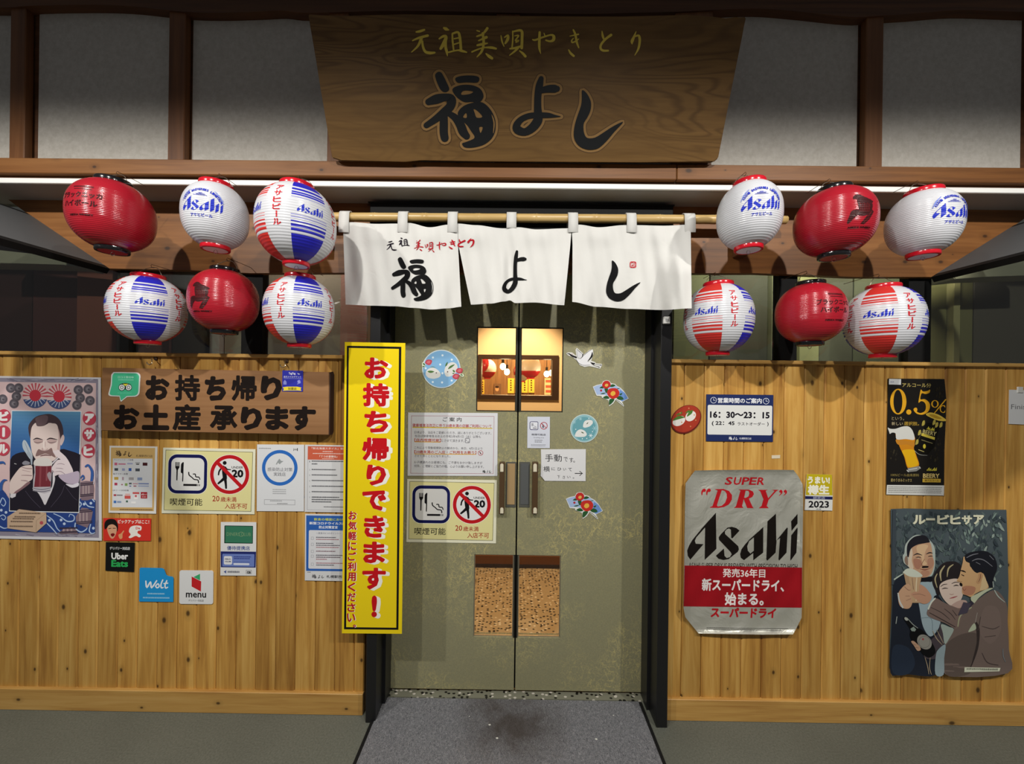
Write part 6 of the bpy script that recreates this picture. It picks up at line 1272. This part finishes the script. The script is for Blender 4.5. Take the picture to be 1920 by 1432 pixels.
ts, A = sheet('smoking_card', 'small white smoking-area card with two pictograms on the right door leaf', 'notice', k((92, 112), (524, 115), (520, 718), (88, 714)), YDS, '#d5d9e6')
A.frame(*f_(135, 203, 300, 368), 1, '#2a2258', 3); A.rect(*f_(150, 218, 286, 354), '#e4e6ee', 2); A.ring(*k((406, 286))[0], 7, 1.2, '#b0343c', 26)
for st in ([(178, 240, 10), (180, 295, 6)], [(196, 240, 10), (196, 295, 8)], [(215, 285, 6), (235, 300, 6), (262, 300, 6)], [(200, 330, 12), (265, 332, 12)], [(385, 255, 14), (390, 300, 16), (378, 325, 10)], [(395, 300, 12), (408, 328, 10)]): A.stroke(k(*st), '#2c2a38')
A.stroke(k((365, 245, 12), (448, 325, 12)), '#b0343c'); A.text('喫煙可能店', *f_(172, 438, 442, 475), '#3c3c46', .01); A.text('Smoking area', *f_(208, 502, 408, 530), '#77787e'); A.lines(*f_(232, 558, 385, 622), 2, '#77787e', .4, .1); A.lines(*f_(160, 645, 450, 690), 2, '#8a8b92', .4, .1); A.build('print', ts)['kind'] = 'stuff'
ts, A = sheet('handwritten_note', 'white paper with handwritten lines and an arrow on the right door leaf', 'notice', k((350, 738), (1212, 735), (1208, 1348), (420, 1343), (345, 1250), (355, 1000)), YDS - .0008, '#e0e0e2')
for tx, q in (('手', (432, 832, 580, 975)), ('動', (600, 838, 750, 975)), ('で', (790, 888, 865, 975)), ('す', (895, 900, 972, 992)), ('。', (970, 958, 1002, 992)), ('横', (400, 1062, 520, 1170)), ('に', (553, 1085, 622, 1140)), ('ひ', (665, 1088, 742, 1148)), ('い', (778, 1095, 832, 1145)), ('て', (875, 1095, 945, 1158)), ('下', (665, 1240, 715, 1298)), ('さ', (765, 1245, 815, 1302)), ('い', (855, 1248, 918, 1290)), ('。', (960, 1275, 988, 1300))): A.text(tx, *f_(*q), '#2c2a2e', .004, -.06)
A.stroke(k((1005, 1200, 14), (1145, 1200, 14)), '#1c1a1e'); A.stroke(k((1095, 1160, 13), (1145, 1200, 13), (1095, 1240, 13)), '#1c1a1e', n=1); A.poly(k((345, 1250), (360, 1262), (420, 1335), (420, 1343)), '#5a4c3c'); A.build('handwriting', ts)['kind'] = 'stuff'
# round rabbit stickers
k = K(780, 645, 15.91)
ts, A = sheet('sticker', 'round light blue sticker with two snow rabbits and red camellias on the left door leaf', 'sticker', arc(827.4, 691.5, 36, n=48), YDS, '#d4e2ea', .001)
A.ell(827.6, 691.6, 34.3, '#82b3dc', n=48)
for x, y in ((790, 335), (505, 400), (1068, 465), (722, 608), (288, 722), (788, 868), (1065, 1085), (500, 1130), (778, 1142)): A.ell(*k((x, y))[0], 2, '#dfeef8', n=14)
A.blob(k((290, 880), (330, 770), (450, 705), (560, 715), (680, 800), (735, 900), (700, 980), (560, 1030), (420, 1020), (330, 970)), '#dcdcd8'); A.blob(k((845, 820), (880, 680), (980, 570), (1110, 540), (1210, 600), (1240, 720), (1180, 860), (1050, 950), (930, 970), (870, 920)), '#dcdcd8')
for p in (((340, 818), (430, 788), (545, 818), (440, 858)), ((955, 745), (1020, 650), (1155, 605), (1060, 700)), ((875, 670), (890, 590), (945, 530), (930, 620)), ((420, 690), (500, 672), (590, 700), (500, 690)), ((1095, 770), (1150, 790), (1165, 840), (1110, 825)), ((1080, 875), (1125, 855), (1150, 870), (1110, 895))): A.blob(k(*p), '#4d7440')
for x, y in ((605, 858), (943, 826)): A.ell(*k((x, y))[0], 1.2, '#4a2430', n=10)
for x, y in ((380, 545), (1295, 800), (1195, 970)): A.blob(k((x - 108, y + 15), (x - 60, y - 75), (x + 50, y - 82), (x + 100, y - 40), (x + 60, y + 60), (x - 20, y + 78)), '#c04a58'); A.blob(k((x - 60, y + 10), (x - 20, y - 50), (x + 50, y - 40), (x + 20, y + 30)), '#cf7078')
for p in (((180, 560), (240, 550), (290, 620), (260, 640), (270, 680), (190, 690)), ((1310, 880), (1400, 890), (1430, 945), (1400, 970), (1320, 940))): A.blob(k(*p), '#e0ead0')
for p in (((200, 570), (250, 575), (275, 630), (225, 615)), ((190, 665), (230, 650), (262, 665), (225, 685)), ((1320, 900), (1370, 900), (1400, 935), (1350, 935))): A.blob(k(*p), '#3f6a42')
A.build('print', ts)['kind'] = 'stuff'
k = K(980, 770, 10.23)
ts, A = sheet('sticker', 'round teal sticker with two white snow rabbits and snowflakes on the right door leaf', 'sticker', arc(1095.5, 802.8, 26.4, n=44), YDS, '#c9dcdc', .001)
A.ell(1095.5, 802.8, 25, '#8fbcc4', n=44); A.ell(1095.5, 803.5, 22, '#6aa3ae', n=44); A.blob(k((1000, 470), (1040, 390), (1110, 355), (1190, 385), (1230, 450), (1190, 495), (1090, 502), (1020, 495)), '#e2e4e2'); A.blob(k((1158, 280), (1185, 205), (1260, 172), (1330, 185), (1345, 235), (1290, 295), (1210, 322), (1165, 315)), '#e2e4e2')
A.blob(k((1120, 405), (1150, 408), (1178, 430), (1145, 428)), '#4c5c34'); A.blob(k((1222, 255), (1240, 228), (1258, 225), (1242, 250)), '#4c5c34')
for x, y, r in ((1305, 475, 40), (1380, 335, 50), (985, 215, 40), (1110, 155, 30)):
    for q in range(3): a = q * math.pi / 3; A.stroke(k((x - r * math.cos(a), y - r * math.sin(a), 9), (x + r * math.cos(a), y + r * math.sin(a), 9)), '#e6f0f2' if x == 1305 else '#a9cfd6')
for x, y in ((1018, 355), (1145, 535), (1230, 530), (1340, 400), (1270, 145)): A.ell(*k((x, y))[0], 1, '#e2f0f2', n=10)
A.build('print', ts)['kind'] = 'stuff'
k = K(1050, 640, 10.229)
ts, A = sheet('sticker', 'white flying crane sticker with black neck on the right door leaf', 'sticker', k((118, 228), (160, 210), (235, 212), (275, 250), (315, 275), (298, 160), (322, 122), (440, 225), (460, 250), (560, 165), (632, 152), (640, 240), (600, 370), (670, 395), (690, 420), (800, 430), (808, 455), (770, 522), (620, 485), (560, 475), (470, 490), (380, 455), (310, 355), (250, 305), (150, 265)), YDS, '#dcdcd8', .001)
A.blob(k((305, 335), (370, 345), (450, 270), (560, 185), (625, 170), (600, 250), (530, 385), (600, 400), (580, 445), (470, 465), (390, 430), (330, 370)), '#e6e6ea'); A.poly(k((318, 160), (430, 240), (385, 325), (330, 300)), '#d6d6da')
for st, c in (([(135, 235, 10), (180, 240, 22), (230, 275, 32), (310, 305, 34)], '#1d1a1c'), ([(300, 320, 6), (350, 405, 7), (440, 455, 7), (570, 450, 5)], '#2a282c'), ([(455, 270, 6), (540, 195, 9), (600, 165, 5)], '#1d1a1c'), ([(320, 145, 8), (370, 190, 8), (425, 235, 6)], '#1d1a1c'), ([(440, 245, 22), (430, 290, 16), (390, 332, 5)], '#1d1a1c'), ([(620, 215, 18), (605, 290, 34), (530, 385, 8)], '#1d1a1c'), ([(320, 170, 4), (335, 300, 5)], '#2a282c'), ([(340, 312, 5), (390, 332, 5)], '#2a282c'), ([(590, 405, 14), (640, 430, 40), (660, 420, 20)], '#1d1a1c'), ([(660, 435, 7), (750, 450, 8), (790, 455, 16)], '#1d1a1c'), ([(640, 460, 7), (720, 480, 9), (755, 495, 16)], '#1d1a1c'), ([(222, 238, 9), (245, 248, 9)], '#b05a4a')): A.stroke(k(*st), c)
A.build('print', ts)['kind'] = 'stuff'
def camellia(label, dx, dy, s):
    def k(*pts): return [((1050 + q[0] / 10.229 - 1145) * s + 1145 + dx, (640 + q[1] / 10.229 - 737) * s + 737 + dy) + ((q[2] / 10.229 * s,) if len(q) > 2 else ()) for q in pts]
    ts, A = sheet('sticker', label, 'sticker', k((628, 868), (700, 835), (800, 815), (830, 760), (890, 742), (945, 755), (980, 800), (1060, 815), (1090, 850), (1165, 890), (1240, 970), (1318, 1095), (1190, 1160), (1230, 1240), (1215, 1245), (1065, 1120), (1020, 1190), (945, 1242), (930, 1130), (800, 1075), (800, 1050), (700, 1040)), YDS, '#e2e4e0', .001, group=None)
    A.poly(k((640, 872), (720, 842), (820, 820), (930, 815), (1060, 840), (1170, 910), (1240, 985), (1305, 1090), (1190, 1150), (1050, 1060), (820, 1020), (710, 1022)), '#a7bce2'); A.poly(k((1150, 925), (1240, 985), (1305, 1090), (1190, 1150), (1120, 1090)), '#6f94d2'); A.stroke(k((1070, 1110, 9), (1150, 1165, 9), (1215, 1228, 8)), '#3c4440')
    for p in (((760, 895), (800, 860), (850, 870), (830, 898)), ((960, 865), (1000, 820), (1065, 842), (1010, 872)), ((852, 900), (915, 895), (915, 970), (880, 985)), ((775, 1005), (830, 985), (880, 985), (830, 1010)), ((825, 1072), (900, 1040), (950, 1090), (880, 1102)), ((945, 1215), (945, 1120), (1000, 1095), (1045, 1110), (1000, 1180)), ((1080, 1080), (1140, 1045), (1195, 1065), (1218, 1110), (1140, 1122)), ((1140, 1010), (1195, 990), (1170, 1032)), ((1085, 905), (1150, 893), (1120, 912))): A.blob(k(*p), '#2f5a34')
    A.blob(k((808, 840), (830, 780), (880, 752), (940, 765), (972, 820), (955, 870), (900, 902), (840, 890)), '#c2302c'); A.blob(k((862, 832), (895, 808), (925, 830), (905, 865), (870, 862)), '#e3b85a'); A.ell(*k((788, 940))[0], 2.1 * s, '#b03038', n=12)
    A.blob(k((905, 1000), (930, 920), (1010, 895), (1090, 905), (1138, 970), (1120, 1050), (1040, 1098), (960, 1080)), '#c8332c'); A.blob(k((968, 1000), (1000, 955), (1050, 960), (1062, 1010), (1020, 1042), (985, 1035)), '#e6b54a'); A.build('print', ts)['kind'] = 'stuff'
camellia('fan-shaped sticker with two red camellias below the crane sticker', 0, 0, 1); camellia('fan-shaped sticker with two red camellias below the handwritten note', -49.5, 210.5, 1.03)

# little white sensor on the right jamb
ds = thing('door_sensor', 'tiny white plastic contact block on the right black door jamb', 'sensor', tuple(P(1250, 606, -.05)))
pbox('housing', 1244.5, 593, 1257, 606.5, -.064, .0138, mat('white_plastic', (.8, .8, .78), .35), ds, .002); pbox('lens', 1248.5, 597, 1253, 602.5, -.066, .002, mat('grey_plastic', (.4, .4, .4), .3), ds, .0005)

# ------------------------------------------------------------ seen through the door: the dining room
M_bulb = mat('bulb_glow', (1, .9, .7), .3, emit=(1, .82, .5), strength=22)
for u, v, Y, lb in ((943, 687, 2.0, 'left and higher of the left pair'), (950.5, 697, 2.15, 'right and lower of the left pair'), (1025, 701, 2.2, 'left of the right pair'), (1034.5, 699, 2.05, 'right of the right pair')):
    p = P(u, v, Y); b = thing('pendant_bulb', 'bare glowing bulb seen through the door window, ' + lb, 'lamp', tuple(p), 'glowing bulbs behind the door window')
    bm = bmesh.new(); bmesh.ops.create_uvsphere(bm, u_segments=16, v_segments=10, radius=.028)
    for q in bm.verts: q.co = Vector((q.co.x, q.co.y, q.co.z * 1.15)) + p
    from_bm('bulb', bm, M_bulb, b, True); bm = bmesh.new(); tube(bm, [p + Vector((0, 0, .03)), p + Vector((0, 0, .07))], .013, 10); from_bm('socket', bm, M_black, b); bm = bmesh.new(); tube(bm, [p + Vector((0, 0, .07)), Vector((p.x, p.y, 2.6))], .003, 6); from_bm('cord', bm, M_black_m, b)
M_strip = mat('menu_paper', (.78, .5, .06), .7)
for i, (a, c, v0, v1) in enumerate(((902, 908, 712, 738), (952, 964, 709, 737), (965.5, 975, 709, 737), (978.5, 989.5, 709, 736), (991, 1002, 709, 736))):
    Q_ = quad(a, v0, c, v1); ts, A = sheet('menu_strip', ('first', 'second', 'third', 'fourth', 'fifth')[i] + ' yellow paper menu strip from the left, seen through the door window', 'menu', Q_, 3.38, '#d9a81c', .004, .7, 'yellow menu strips on the dining room wall', m=M_strip)
    r_ = random.Random(i)
    for q in range(5): A.rect((a + c) / 2 - 1.6, v0 + 3 + q * 4.4, (a + c) / 2 + 1.2, v0 + 5.6 + q * 4.4, '#3a2a10')
    A.build('lettering', ts)['kind'] = 'stuff'
def small_lantern(u, v, Y, r, top, bot, label):
    p = P(u, v, Y); b = thing('round_lantern', label, 'lantern', tuple(p - Vector((0, 0, r))))
    bm = bmesh.new(); n = 28; L = []
    for j in range(17):
        t = -1 + j / 8; rr_ = r * max(1 - (t * .93) ** 2, 0) ** .5 * (1 - .03 * (j % 2)); L.append([bm.verts.new((p.x + rr_ * math.cos(2 * math.pi * q / n), p.y + rr_ * math.sin(2 * math.pi * q / n), p.z + t * r)) for q in range(n)])
    for j in range(16):
        for q in range(n): f = bm.faces.new([L[j][q], L[j][(q + 1) % n], L[j + 1][(q + 1) % n], L[j + 1][q]]); f.material_index = 1 if j < 5 else 0
    from_bm('lantern_body', bm, [top, bot], b, True)
    for z in (-1, 1): bm = bmesh.new(); tube(bm, [p + Vector((0, 0, z * r)), p + Vector((0, 0, z * (r + .015)))], r * .38, 20); from_bm('top_ring' if z > 0 else 'bottom_ring', bm, M_RINGR, b)
    bm = bmesh.new(); tube(bm, [p + Vector((0, 0, r + .015)), Vector((p.x, p.y, 2.6))], .002, 6); from_bm('cord', bm, M_WIRE, b)
WW, RR = mat('lantern_white_vinyl'), mat('lantern_red_vinyl')
small_lantern(899, 681, 2.3, .10, RR, RR, 'red round lantern at the left edge of the view through the door window')
small_lantern(914, 691, 2.75, .105, WW, RR, 'white round lantern with red base, seen through the left door window')
small_lantern(995, 688, 2.3, .11, WW, RR, 'white and red round lantern, seen through the right door window')
small_lantern(979, 697, 2.6, .10, RR, WW, 'red round lantern behind the white one, seen through the right door window')
ts, A = sheet('wall_poster', 'pale wall poster with red blocks far inside the right door window', 'poster', quad(1021, 709, 1037, 740), 3.385, '#d9bfa0', .003)
for y in (712, 722, 731): A.rect(1023, y, 1033, y + 5, '#a8584a')
A.build('print', ts)['kind'] = 'stuff'
ts, A = sheet('wall_poster', 'small poster with a face far inside the left door window', 'poster', quad(926, 719, 940, 739), 3.385, '#6a5240', .003)
A.ell(932, 729, 3.4, '#c79a78', ry=4.4); A.ell(932, 725.4, 3.4, '#2a1c16', ry=2.2); A.build('print', ts)['kind'] = 'stuff'
bpy.context.view_layer.update()
